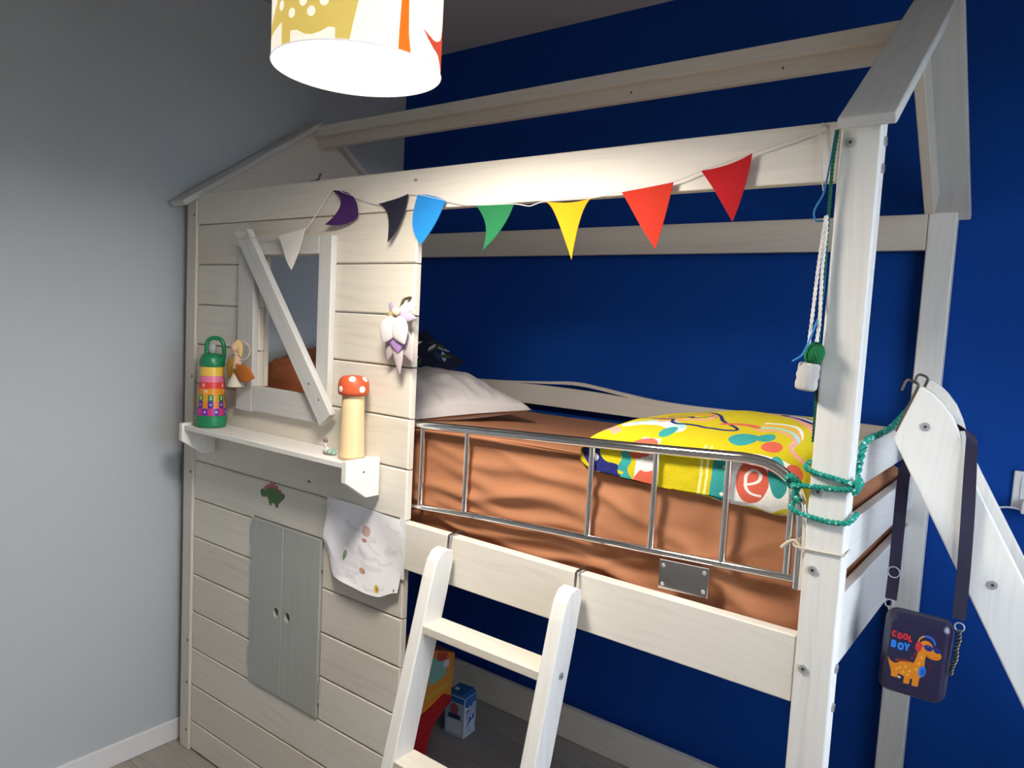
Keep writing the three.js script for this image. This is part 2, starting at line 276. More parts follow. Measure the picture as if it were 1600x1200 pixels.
// ---------------------------------------------------------------- mattress under an orange sheet
{
  const x0 = 0.045, x1 = 2.012, zf = -0.062, zr = -0.925, yb = 0.9225, r = 0.03;
  const topAt = (z) => lerp(1.246, 1.202, (z - zf) / (zr - zf));
  const N = 96, ring = [];
  const arc = (cy, cz, a0, a1, n) => { for (let i = 0; i <= n; i++) { const a = lerp(a0, a1, i / n); ring.push([cy + r * Math.sin(a), cz + r * Math.cos(a)]); } };
  for (let i = 0; i <= 44; i++) ring.push([lerp(yb, 1.246 - r, i / 44), zf]);
  arc(1.246 - r, zf - r, 0, Math.PI / 2, 10);
  for (let i = 1; i < 24; i++) { const z = lerp(zf - r, zr + r, i / 24); ring.push([topAt(z), z]); }
  arc(1.202 - r, zr + r, Math.PI / 2, Math.PI, 8);
  ring.push([yb, zr]);
  const folds = [[1.35, 1.13, 0.30, 0.018, -0.10, 0.010], [1.55, 1.165, 0.22, 0.013, -0.22, 0.008], [1.25, 1.11, 0.22, 0.014, 0.10, 0.009], [1.45, 1.075, 0.30, 0.013, -0.05, 0.008], [1.16, 1.028, 0.16, 0.012, -0.12, 0.012], [1.40, 1.035, 0.28, 0.014, -0.06, 0.012], [1.62, 1.12, 0.06, 0.05, 0.5, 0.008], [1.72, 1.06, 0.16, 0.014, 0.35, 0.009], [1.86, 1.05, 0.10, 0.02, -0.5, 0.010], [1.93, 1.0, 0.05, 0.05, 0.1, 0.010], [1.2, 1.19, 0.18, 0.014, -0.1, 0.006], [1.55, 1.0, 0.3, 0.012, -0.04, 0.010]];
  const wrinkle = (x, y) => { let d = 0; for (const [fx, fy, l, w, s, a] of folds) { const dx = x - fx, dy = y - fy - s * dx - 0.012 * Math.sin(dx * 17 + fx * 9); d += a * Math.exp(-(dx * dx) / (l * l) - (dy * dy) / (w * w)); } return 1.35 * d - 0.009 + 0.014 * noise3(x * 3.5, y * 11, 3) + 0.006 * noise3(x * 9, y * 24, 8); };
  const M2 = ring.length - 1, g = sheet(220, M2, (u, v) => {
    const x = lerp(x0, x1, u), k = ring[Math.round(v * M2)]; let [y, z] = k;
    const e = Math.min(u, 1 - u) * (x1 - x0), sh = e < r ? Math.sqrt(Math.max(0, 1 - (1 - e / r) ** 2)) : 1;
    const face = smooth(0.93, 0.99, y) * (z > zf - 0.02 ? 1 : 0);
    if (z >= zf - r) z += wrinkle(x, y) * face * (0.4 + 0.6 * sh) * 0.9;
    if (z < zf - r && y > 1.1) y += 0.007 * noise3(x * 5, z * 6, 21) + 0.004 * noise3(x * 13, z * 9, 22);
    const cy = (yb + 1.23) / 2, cz = (zf + zr) / 2;
    return V(x, y > cy ? Math.min(y, lerp(y - r, y, sh)) : y, z > cz ? lerp(z - r * 0.6, z, sh) : lerp(z + r * 0.6, z, sh));
  });
  const cap = (u) => { const s = new THREE.Shape(ring.map(([y, z]) => new THREE.Vector2(lerp(z, -0.5, 0.03), lerp(y, 1.08, 0.06)))); return new THREE.ShapeGeometry(s).rotateY(-Math.PI / 2).translate(u, 0, 0); };
  const under = new THREE.PlaneGeometry(x1 - x0, zf - zr).rotateX(Math.PI / 2).translate((x0 + x1) / 2, yb, (zf + zr) / 2);
  const all = merge([g, cap(x0 + 0.004), cap(x1 - 0.004), under]); 
  tag(part('mattress', all, std(M.sheetOrange.color, 0.85, { side: THREE.DoubleSide }), scene), 'bed mattress in a creased orange fitted sheet behind the chrome guard rail', 'mattress');
}

// ---------------------------------------------------------------- pillows
function pillow(w, d, t, seed, point = 0.06) {
  const one = (s) => sheet(64, 48, (u, v) => {
    const a = u * 2 - 1, b = v * 2 - 1, e = Math.pow(Math.max(0, 1 - a * a), 0.42) * Math.pow(Math.max(0, 1 - b * b), 0.42);
    const pull = 1 - point * 1.4 * ((1 - a * a) * b * b + (1 - b * b) * a * a);
    const wr = (noise3(a * 3 + seed, b * 3, seed) * 0.10 + noise3(a * 2, b * 8 + seed, seed + 3) * 0.16 * (a * a + b * b)) * e;
    return V(a * w * pull * (1 - point * b * b * 0.6), s * t * (s > 0 ? 1 : 0.5) * e * (1 + (s > 0 ? wr * 4.5 : 0)), b * d * pull * (1 - point * a * a * 0.6));
  });
  const low = one(-1); { const ix = low.index.array; for (let i = 0; i < ix.length; i += 3) { const q = ix[i]; ix[i] = ix[i + 1]; ix[i + 1] = q; } low.computeVertexNormals(); }
  const up = one(1); { const ix = up.index.array; for (let i = 0; i < ix.length; i += 3) { const q = ix[i]; ix[i] = ix[i + 1]; ix[i + 1] = q; } up.computeVertexNormals(); for (let i = 0; i < ix.length; i += 3) { const q = ix[i]; } }
  const g = mergeVertices(merge([up, low]).deleteAttribute('normal'), 1e-4); g.computeVertexNormals(); return g;
}
function putPillow(name, label, mat, w, d, t, p, turn, tilt, seed, roll = 0, spin = 0) {
  const g = pillow(w, d, t, seed).rotateY(spin); g.applyMatrix4(new THREE.Matrix4().makeRotationFromEuler(new THREE.Euler(tilt, turn, roll, 'YXZ'))).translate(...p);
  mat.side = THREE.DoubleSide; return tag(part(name, g, mat, scene), label, 'pillow');
}
putPillow('pillow', 'pale greyish white pillow with a pointed corner at the head of the orange bed', M.pillow, 0.31, 0.205, 0.082, [0.735, 1.275, -0.42], -0.41, 0.06, 4, -0.06);
putPillow('pillow', 'rust orange pillow seen through the square window opening of the bed front', std(lin(0.50, 0.15, 0.055), 0.9), 0.20, 0.24, 0.075, [0.215, 1.318, -0.40], 0.1, 0.25, 9, 0.0);
const leafPrint = canvas(512, 512, (c, w, h) => {
  c.fillStyle = '#101a33'; c.fillRect(0, 0, w, h); let s = 5; const r = () => { s = (s * 16807) % 2147483647; return s / 2147483647; };
  for (let i = 0; i < 46; i++) { c.save(); c.translate(r() * w, r() * h); c.rotate(r() * 6.3); c.fillStyle = ['#e8e8e4', '#3c5a3a', '#20335f', '#b9c0c8', '#27442c'][i % 5]; c.beginPath(); c.moveTo(-50, 0); c.quadraticCurveTo(0, -36, 50, 0); c.quadraticCurveTo(0, 36, -50, 0); c.fill(); c.restore(); }
});
putPillow('pillow', 'dark cushion with green and white leaf print leaning behind the pale pillow', std(0xffffff, 0.9, { map: leafPrint }), 0.16, 0.15, 0.05, [0.33, 1.336, -0.75], 0.2, 0.75, 14, 0, -0.55);

// ---------------------------------------------------------------- folded fleece blanket
{
  const print = canvas(1024, 1024, (c, w, h) => {
    // top half: the upper face; bottom half: the front fold
    c.fillStyle = '#d9c40a'; c.fillRect(0, 0, w, h);
    const blob = (col, x, y, rx, ry, a = 0) => { c.fillStyle = col; c.beginPath(); c.ellipse(x, y, rx, ry, a, 0, 7); c.fill(); };
    const wave = (col, lw, pts) => { c.strokeStyle = col; c.lineWidth = lw; c.lineCap = c.lineJoin = 'round'; c.beginPath(); c.moveTo(...pts[0]); for (let i = 1; i < pts.length - 1; i++) c.quadraticCurveTo(pts[i][0], pts[i][1], (pts[i][0] + pts[i + 1][0]) / 2, (pts[i][1] + pts[i + 1][1]) / 2); c.lineTo(...pts[pts.length - 1]); c.stroke(); };
    const teal = '#35a3a0', coral = '#e2664f', navy = '#1d2470', pink = '#f2a892', white = '#f6f4ee', sky = '#a9dde0';
    // upper face
    wave(white, 46, [[150, 430], [230, 380], [330, 400], [420, 440]]); wave(sky, 22, [[150, 400], [240, 350], [340, 370], [420, 420]]); blob(teal, 380, 460, 34, 40);
    wave(coral, 14, [[180, 330], [300, 300], [420, 250], [470, 300]]); wave(pink, 20, [[250, 360], [380, 330], [480, 350], [440, 270]]);
    c.save(); c.translate(-235, 50); c.scale(1.3, 1.15); wave(navy, 11, [[250, 260], [330, 180], [430, 140], [520, 170], [600, 250], [700, 300], [640, 325], [520, 300], [430, 290], [400, 230], [330, 250]]); wave(navy, 9, [[350, 210], [430, 200], [470, 240], [520, 200]]); blob(navy, 445, 215, 12, 9); c.restore();
    wave(pink, 34, [[600, 120], [720, 150], [840, 230], [960, 320]]); wave(navy, 50, [[690, 120], [800, 170], [900, 225], [1024, 270]]); wave(white, 18, [[720, 130], [810, 172], [900, 215]]);
    for (let i = 0; i < 4; i++) wave([white, '#f5b35c', sky, pink][i], 15, [[720, 300 + i * 24], [850, 290 + i * 28], [930, 370 + i * 22], [900, 480], [1000, 500]]);
    blob(teal, 720, 460, 60, 42); blob(teal, 800, 440, 36, 30); blob(coral, 850, 490, 40, 30); blob(navy, 40, 440, 60, 40); blob(pink, 110, 490, 60, 30); wave(coral, 22, [[560, 360], [640, 330], [720, 350]]);
    // front fold
    c.fillStyle = white; c.fillRect(300, 512, 90, 512); blob('#d9c40a', 70, 640, 120, 160); blob(navy, 90, 760, 70, 150, -0.3); blob(white, 100, 770, 16, 34); blob('#d9c40a', 200, 700, 80, 110); blob(navy, 185, 870, 60, 70);
    wave(teal, 46, [[210, 620], [270, 720], [230, 840], [290, 950]]); blob(coral, 320, 620, 60, 110, 0.3); blob(coral, 350, 900, 50, 140, 0.2); blob(white, 350, 760, 40, 60);
    c.fillStyle = '#d9c40a'; c.fillRect(395, 512, 250, 512); c.fillStyle = '#f7ee9a'; c.fillRect(592, 540, 12, 484); c.fillRect(618, 540, 12, 484);
    c.fillStyle = white; c.fillRect(660, 560, 320, 470); c.fillStyle = teal; c.beginPath(); c.moveTo(645, 600); c.quadraticCurveTo(665, 570, 722, 575); c.lineTo(722, 960); c.quadraticCurveTo(665, 970, 645, 930); c.fill();
    blob(white, 700, 690, 12, 14); blob(white, 712, 800, 12, 14); blob(white, 700, 880, 12, 14);
    c.save(); c.translate(812, 760); c.scale(0.78, 0.95); c.translate(-850, -760); blob(coral, 850, 760, 82, 160); c.strokeStyle = white; c.lineWidth = 17; c.lineCap = 'round'; c.beginPath(); c.moveTo(815, 790); c.quadraticCurveTo(900, 770, 890, 700); c.quadraticCurveTo(850, 640, 818, 720); c.quadraticCurveTo(800, 860, 900, 850); c.stroke(); c.restore();
    blob(teal, 905, 690, 36, 150, -0.1); blob(coral, 965, 610, 30, 70); wave('#d8cf2a', 26, [[760, 1000], [840, 930], [880, 1000], [960, 900], [1010, 960]]); blob('#e9dc30', 1010, 960, 60, 90);
  });
  const x0 = 1.515, x1 = 2.0, zf = -0.052, zr = -0.46;
  const prof = [];                                          // closed outline in (z, y), from the bottom front round over the top
  const P2 = (pts) => new THREE.SplineCurve(pts.map((p) => new THREE.Vector2(...p))).getPoints(80);
  P2([[zf - 0.02, 1.199], [zf - 0.002, 1.203], [zf + 0.002, 1.225], [zf - 0.001, 1.262], [zf - 0.012, 1.295], [zf - 0.06, 1.322], [zf - 0.16, 1.342], [zf - 0.28, 1.352], [zr + 0.05, 1.345], [zr, 1.315], [zr - 0.005, 1.27], [zr + 0.01, 1.236]]).forEach((p) => prof.push([p.x, p.y]));
  const m = prof.length - 1, len = [0]; for (let i = 1; i <= m; i++) len.push(len[i - 1] + Math.hypot(prof[i][0] - prof[i - 1][0], prof[i][1] - prof[i - 1][1]));
  const at = (u, v) => {
    const i = Math.round(v * m), [z, y] = prof[i], e = Math.min(u, 1 - u) * 2, pinch = Math.pow(Math.min(1, e / 0.22), 0.45), lift = smooth(0, 0.5, u);
    const low = lerp(1.226, 1.196, u) , yy = lerp(low + 0.03, y, lerp(0.25 + 0.2 * u, 1, pinch) * lerp(0.80, 1.0, lift)) + (y < 1.21 ? (low - 1.199) * 0.8 : 0);
    return V(lerp(x0, x1, u) + 0.10 * smooth(-0.08, -0.44, z) * (1 - u) * 0.9 - 0.008 * noise3(z * 20, y * 20, 4), yy + 0.012 * noise3(u * 5, v * 5, 41) * pinch, lerp(-0.16, z, lerp(0.82, 1, pinch)) + 0.008 * noise3(u * 7, y * 22, 43));
  };
  const g = sheet(90, m, at), uv = g.attributes.uv, half = 0.135 / len[m];
  for (let j = 0; j <= m; j++) for (let i = 0; i <= 90; i++) { const s = len[j] / len[m]; uv.setXY(j * 91 + i, i / 90, s < half ? 0.0 + 0.5 * s / half : 0.5 + 0.5 * Math.min(1, (s - half) / (0.80 - half))); }
  const cap = (u, flip) => { const pts = []; for (let j = 0; j <= m; j++) pts.push(at(u, j / m)); const c = pts.reduce((a, b) => a.add(b), V(0, 0, 0)).multiplyScalar(1 / pts.length), p = [], t = []; for (let j = 0; j < m; j++) { p.push(c.x, c.y, c.z, ...(flip ? [...pts[j + 1].toArray(), ...pts[j].toArray()] : [...pts[j].toArray(), ...pts[j + 1].toArray()])); t.push(0.5, 0.75, j / m, 0.55, j / m, 0.6); } const q = new THREE.BufferGeometry(); q.setAttribute('position', new THREE.Float32BufferAttribute(p, 3)); q.setAttribute('uv', new THREE.Float32BufferAttribute(t, 2)); q.computeVertexNormals(); return q; };
  const blanket = part('blanket', merge([g, cap(0, false), cap(1, true)]), std(0xffffff, 0.95, { map: print, bumpMap: fuzzBump, bumpScale: 0.0008, side: THREE.DoubleSide }), scene);
  tag(blanket, 'folded yellow fleece blanket with bold coral, teal and navy print on the mattress', 'blanket');
}

// ---------------------------------------------------------------- chrome guard rail
{
  const rail = thing('guard_rail', 'shiny chrome tubular bed guard rail tied between plank front and right post', 'guard rail', [1.5, 1.009, -0.046]);
  const z = -0.0445, r = 0.0105;
  part('frame_tube', tube([[1.0, 1.252, z], [1.3, 1.267, z], [1.6, 1.282, z], [1.84, 1.296, z], [1.895, 1.298, z], [1.935, 1.293, z], [1.967, 1.276, z], [1.988, 1.248, z], [1.9965, 1.21, z], [1.9995, 1.16, z], [2.0, 1.08, z]], r, 160, 20), M.chrome, rail);
  part('bottom_tube', tube([[1.0, 1.04, z], [1.3, 1.061, z], [1.7, 1.081, z], [2.003, 1.096, z]], 0.0085, 60, 18), M.chrome, rail);
  for (const x of [1.062, 1.211, 1.560, 1.709, 1.858, 1.978]) {
    const yt = x > 1.95 ? 1.263 : 1.252 + (x - 1) * 0.0515, yb = 1.04 + (x - 1) * 0.0565;
    part('bar', tube([[x, yb, z], [x, (yb + yt) / 2, z], [x, yt, z]], 0.0072, 8, 16), M.chrome, rail);
  }
  const plate = part('plate', uvBox(slab([[1.737, 1.014], [1.84, 1.019], [1.84, 1.078], [1.737, 1.073]], -0.034, -0.0315, 0.0006), 'x'), std(lin(0.7, 0.68, 0.66), 0.16, { metalness: 1 }), rail);
  for (const [x, y] of [[1.746, 1.062], [1.831, 1.067], [1.746, 1.024], [1.831, 1.03]]) part('screw', ball(x, y, -0.0313, 0.0042, 0.0042, 0.0016, 12), M.steel, plate);
}

// ---------------------------------------------------------------- ladders
function ladderParts(root, o) {                              // local axes: x across, y up, z outwards; the foot rests at y = 0
  const st = (x) => {                                        // stile: outline in (z, y) extruded along x
    const g = slab(o.outline.map(([z, y]) => [-z, y]).reverse(), 0, o.thick, 0.003, [], 2).rotateY(Math.PI / 2).translate(x, 0, 0);
    return uvBox(g, 'y');
  };
  const a = part('stile', st(0), M.cool, root), b = part('stile', st(o.width - o.thick), M.cool, root);
  for (const [y, z] of o.rungs) {
    part('rung', box(o.thick, o.width - o.thick, y - 0.021, y, z - o.deep / 2, z + o.deep / 2, 0.003, 'x'), M.white, root);
    for (const [x, s] of [[0, a], [o.width, b]]) { const [g, k] = bolt(x, y - 0.01, z, 'x'); const m = part('bolt', g, M.steel, s); part('bolt_socket', k, socketDark, m); }
  }
  for (const x of [o.thick / 2, o.width - o.thick / 2]) part('hook', tube(o.hook.map(([z, y]) => V(x, y, z)), 0.0028, 60, 8, 0.05), M.iron, root);
}
{
  const r = thing('ladder', 'white wooden ladder hooked over the front rail beside the plank front', 'ladder', [1.195, 0, 0]);
  origin.set(r, V(0, 0, 0));
  const s = 0.262, zf = (y) => 0.062 + (0.99 - y) * s, zb = (y) => zf(y) - 0.066;
  const outline = [[zf(0), 0], [zf(0.93), 0.93], [zf(0.965) - 0.003, 0.965], [zf(0.985) - 0.014, 0.985], [zf(0.99) - 0.032, 0.989], [zb(0.975) + 0.012, 0.982], [zb(0.95) + 0.001, 0.96], [zb(0.88), 0.88], [zb(0), 0]];
  ladderParts(r, { outline, thick: 0.034, width: 0.392, deep: 0.066, rungs: [0.826, 0.535, 0.244].map((y) => [y, (zf(y) + zb(y)) / 2]), hook: [[0.012, 0.93], [0.010, 0.99], [0.008, 1.0135], [-0.012, 1.0145], [-0.034, 1.0145], [-0.0365, 1.0], [-0.0365, 0.985]] });
}
{
  const r = thing('ladder', 'white wooden ladder leaning at the right end of the bed, hooks at its top', 'ladder', [2.088, 0, -0.303]);
  r.rotation.y = Math.PI / 2 + 5 * Math.PI / 180; origin.set(r, V(0, 0, 0));
  // here z runs out to the right along the slope, x runs away from the camera
  const s = 0.5424, zb = (y) => (1.338 - y) * s, zf = (y) => zb(y) + 0.1075;
  const outline = [[zf(0), 0], [zf(1.30), 1.30], [0.12, 1.336], [0.112, 1.36], [0.097, 1.392], [0.078, 1.417], [0.060, 1.434], [0.042, 1.4445], [0.037, 1.444], [0, 1.338], [zb(0), 0]];
  const mid = (y) => zb(y) + 0.045;
  ladderParts(r, { outline, thick: 0.024, width: 0.35, deep: 0.062, rungs: [1.378, 1.096, 0.81, 0.52, 0.23].map((y, i) => [y, i ? mid(y - 0.01) + 0.006 : 0.053]), hook: [[0.004, 1.352], [0.019, 1.398], [0.034, 1.446], [0.029, 1.452], [0.016, 1.456], [0.011, 1.451], [0.006, 1.434]] });
}

// ---------------------------------------------------------------- pendant lamp
{
  const C = [1.385, 1.920, 0.483], R = 0.1345, HS = 0.25, face = Math.atan2(2.353 - C[0], 1.307 - C[2]);
  const shade = canvas(2048, 512, (c, w, h) => {
    c.fillStyle = '#fff3e0'; c.fillRect(0, 0, w, h);
    const px = (o, up) => [(0.5 + Math.asin(Math.max(-1, Math.min(1, o))) / (2 * Math.PI)) * w, h - (up / HS) * h];
    const fill = (col, pts) => { c.fillStyle = col; c.beginPath(); pts.forEach((p, i) => (i ? c.lineTo(...px(...p)) : c.moveTo(...px(...p)))); c.closePath(); c.fill(); };
    const dot = (o, up, rx, ry) => { const [x, y] = px(o, up); c.beginPath(); c.ellipse(x, y, rx, ry, 0, 0, 7); c.fill(); };
    // a spotted mustard dinosaur
    fill('#d9bd62', [[-0.735, 0], [-0.735, 0.019], [-0.66, 0.018], [-0.58, 0.011], [-0.50, 0.009], [-0.40, 0.013], [-0.32, 0.019], [-0.25, 0.018], [-0.25, 0], [-0.10, 0], [-0.05, 0.035], [0.0, 0.066], [0.02, 0.11], [-0.1, 0.16], [-0.5, 0.18], [-0.8, 0.15], [-0.86, 0.10], [-0.90, 0.07], [-0.95, 0.052], [-0.995, 0.036], [-0.99, 0.026], [-0.92, 0.03], [-0.837, 0.036], [-0.837, 0]]);
    c.fillStyle = '#fff6e2'; for (const [o, up] of [[-0.845, 0.060], [-0.724, 0.044], [-0.60, 0.058], [-0.51, 0.042], [-0.374, 0.056], [-0.25, 0.068], [-0.72, 0.078], [-0.45, 0.085], [-0.15, 0.09], [-0.62, 0.11], [-0.35, 0.115]]) dot(o, up, 17, 15);
    // an orange tail and a red spiky one
    fill('#e8741c', [[0.43, 0.0], [0.435, 0.03], [0.452, 0.08], [0.46, 0.14], [0.54, 0.14], [0.535, 0.08], [0.545, 0.03], [0.578, 0.0]]);
    fill('#cf4a30', [[0.71, 0.048], [0.78, 0.036], [0.85, 0.028], [0.92, 0.024], [0.965, 0.012], [0.985, 0.0], [1, 0.0], [1, 0.14], [0.99, 0.12], [0.985, 0.085], [0.97, 0.062], [0.955, 0.052], [0.90, 0.042], [0.85, 0.040], [0.78, 0.043]]);
    c.fillStyle = '#cf4a30'; const [ex] = px(1, 0.05); c.fillRect(ex - 4, h * 0.45, 190, h * 0.35); c.beginPath(); c.ellipse(ex + 260, h * 0.5, 210, 110, 0, 0, 7); c.fill();
    c.fillStyle = '#7fae9c'; c.beginPath(); c.ellipse(w * 0.10, h * 0.55, 120, 110, 0, 0, 7); c.fill(); c.fillStyle = '#e8741c'; c.beginPath(); c.ellipse(w * 0.2, h * 0.6, 60, 100, 0, 0, 7); c.fill();
  });
  const lamp = thing('pendant_lamp', 'lit drum pendant lamp with spotted dinosaur print hanging before the bed', 'lamp', [C[0], C[1], C[2]]);
  const at = (g) => g.translate(...C), glow = (map, k) => new THREE.MeshStandardMaterial({ color: map ? 0xffffff : 0xf4f0e8, roughness: 0.9, map, emissive: 0xffffff, emissiveMap: map, emissiveIntensity: k, side: THREE.DoubleSide });
  const sh = part('shade', at(new THREE.CylinderGeometry(R, R, HS, 96, 1, true).rotateY(face - Math.PI).translate(0, HS / 2, 0)), glow(shade, 0.86), lamp);
  for (const y of [0.0015, HS - 0.0015]) part('rim', at(new THREE.TorusGeometry(R, 0.0014, 10, 96).rotateX(Math.PI / 2).translate(0, y, 0)), glow(null, 0.55), sh);
  part('top_disc', at(new THREE.CylinderGeometry(R - 0.002, R - 0.002, 0.003, 72).translate(0, HS - 0.006, 0)), std(lin(0.75, 0.74, 0.72), 0.8), lamp);
  part('diffuser', at(new THREE.CylinderGeometry(R - 0.0025, R - 0.0025, 0.003, 96).translate(0, 0.0035, 0)), glow(null, 3.0), lamp);
  part('cord', at(tube([[0, HS, 0], [0, HS + 0.15, 0], [0, H - C[1] - 0.02, 0]], 0.003, 20, 8)), std(0xf2f2f0, 0.5), lamp);
  part('ceiling_rose', at(lathe([[0, -0.025], [0.035, -0.022], [0.048, -0.006], [0.05, 0]], 32).translate(0, H - C[1] - 0.0005, 0)), std(0xf2f2f0, 0.5), lamp);
  const light = new THREE.RectAreaLight(LAMP_COLOR, LAMP_RADIANCE, 0.232, 0.232); light.name = 'lamp_light'; light.position.set(0, -0.001, 0); light.rotation.x = -Math.PI / 2; lamp.add(light);
}

// ---------------------------------------------------------------- bunting
function flag(c, z0, bend = 0) {                             // c: corner, edge, corner, edge, tip, edge of a curved triangle
  const B = (p, q, r) => [(q[0] * 2 - (p[0] + r[0]) / 2), (q[1] * 2 - (p[1] + r[1]) / 2)], [a, ab, b, bt, t, ta] = c, cab = B(a, ab, b), cbt = B(b, bt, t), cta = B(t, ta, a), N = 14;
  const P = (u, v, w, d) => { const x = (i) => u * u * a[i] + v * v * b[i] + w * w * t[i] + 2 * u * v * cab[i] + 2 * v * w * cbt[i] + 2 * w * u * cta[i]; return V(x(0), x(1), z0 + bend * (w * w) + 0.006 * Math.sin(u * 4) * w + d); };
  const tri = []; const put = (d, flip) => { for (let i = 0; i < N; i++) for (let j = 0; j < N - i; j++) { const q = (i2, j2) => P(1 - (i2 + j2) / N, i2 / N, j2 / N, d); const A = q(i, j), Bq = q(i + 1, j), Cq = q(i, j + 1); tri.push(...(flip ? [A, Bq, Cq] : [A, Cq, Bq])); if (j < N - i - 1) { const D = q(i + 1, j + 1); tri.push(...(flip ? [Bq, D, Cq] : [Bq, Cq, D])); } } };
  put(0.0007, false); put(-0.0007, true);
  for (const e of [(s) => [1 - s, s, 0], (s) => [0, 1 - s, s], (s) => [s, 0, 1 - s]]) for (let i = 0; i < N; i++) { const q = (s, d) => P(...e(s), d), A = q(i / N, 0.0007), B2 = q((i + 1) / N, 0.0007), C2 = q(i / N, -0.0007), D = q((i + 1) / N, -0.0007); tri.push(A, C2, B2, B2, C2, D); }
  const g = new THREE.BufferGeometry().setFromPoints(tri); g.computeVertexNormals();
  const p = g.attributes.position, uv = new Float32Array(p.count * 2); for (let i = 0; i < p.count; i++) { uv[2 * i] = p.getX(i); uv[2 * i + 1] = p.getY(i); } g.setAttribute('uv', new THREE.BufferAttribute(uv, 2));
  return g;
}
{
  const b = thing('bunting', 'string of rainbow felt pennants hung along the front of the bed', 'bunting', [1.2, 1.8, 0.01]);
  const felt = (hex) => std(hex, 0.95, { bumpMap: fuzzBump, bumpScale: 0.0006, side: THREE.DoubleSide });
  const F = [
    ['#e9e4de', [[0.549, 1.734], [0.61, 1.742], [0.666, 1.751], [0.646, 1.694], [0.615, 1.638], [0.581, 1.686]], 0.002, 'white pennant'],
    ['#3c1556', [[0.742, 1.851], [0.822, 1.833], [0.848, 1.78], [0.801, 1.76], [0.741, 1.759], [0.786, 1.807]], 0.02, 'purple pennant curled sideways'],
    ['#14142a', [[0.921, 1.808], [0.978, 1.814], [1.029, 1.825], [1.009, 1.76], [0.975, 1.708], [0.967, 1.773]], 0.012, 'black pennant'],
    ['#1f88d4', [[1.062, 1.822], [1.109, 1.816], [1.153, 1.803], [1.123, 1.748], [1.084, 1.701], [1.051, 1.757]], 0.006, 'bright blue pennant'],
    ['#186a3e', [[1.246, 1.787], [1.301, 1.785], [1.355, 1.784], [1.326, 1.732], [1.277, 1.683], [1.283, 1.734]], 0.006, 'green pennant'],
    ['#dc9c06', [[1.436, 1.785], [1.498, 1.779], [1.551, 1.785], [1.529, 1.746], [1.515, 1.662], [1.471, 1.751]], 0.004, 'yellow pennant'],
    ['#c6301a', [[1.62, 1.793], [1.677, 1.798], [1.729, 1.805], [1.717, 1.741], [1.703, 1.68], [1.66, 1.737]], 0.004, 'orange pennant'],
    ['#b81219', [[1.782, 1.821], [1.833, 1.828], [1.875, 1.844], [1.866, 1.784], [1.85, 1.726], [1.819, 1.773]], 0.004, 'red pennant'],
  ];
  for (const [hex, c, bend, label] of F) part('pennant', flag(c, c[0][0] < 0.6 ? 0.036 : 0.008, bend), felt(hex), b, label);
  const S = [[0.363, 1.731, 0.04], [0.548, 1.734, 0.037], [0.664, 1.751, 0.03], [0.741, 1.852, 0.009], [0.791, 1.842, 0.008], [0.92, 1.808, 0.008], [1.028, 1.826, 0.008], [1.061, 1.822, 0.008], [1.152, 1.803, 0.008], [1.245, 1.787, 0.008], [1.354, 1.784, 0.008], [1.398, 1.777, 0.008], [1.436, 1.785, 0.008], [1.55, 1.785, 0.008], [1.62, 1.793, 0.008], [1.729, 1.805, 0.008], [1.782, 1.821, 0.008], [1.874, 1.844, 0.008], [1.985, 1.872, 0.004], [1.985, 1.887, -0.002], [1.987, 1.872, 0.003], [1.993, 1.81, 0.006], [1.999, 1.772, 0.006]];
  part('string', tube(S, 0.0011, 260, 6, 0.3), std(lin(0.72, 0.68, 0.66), 0.9), b);
}

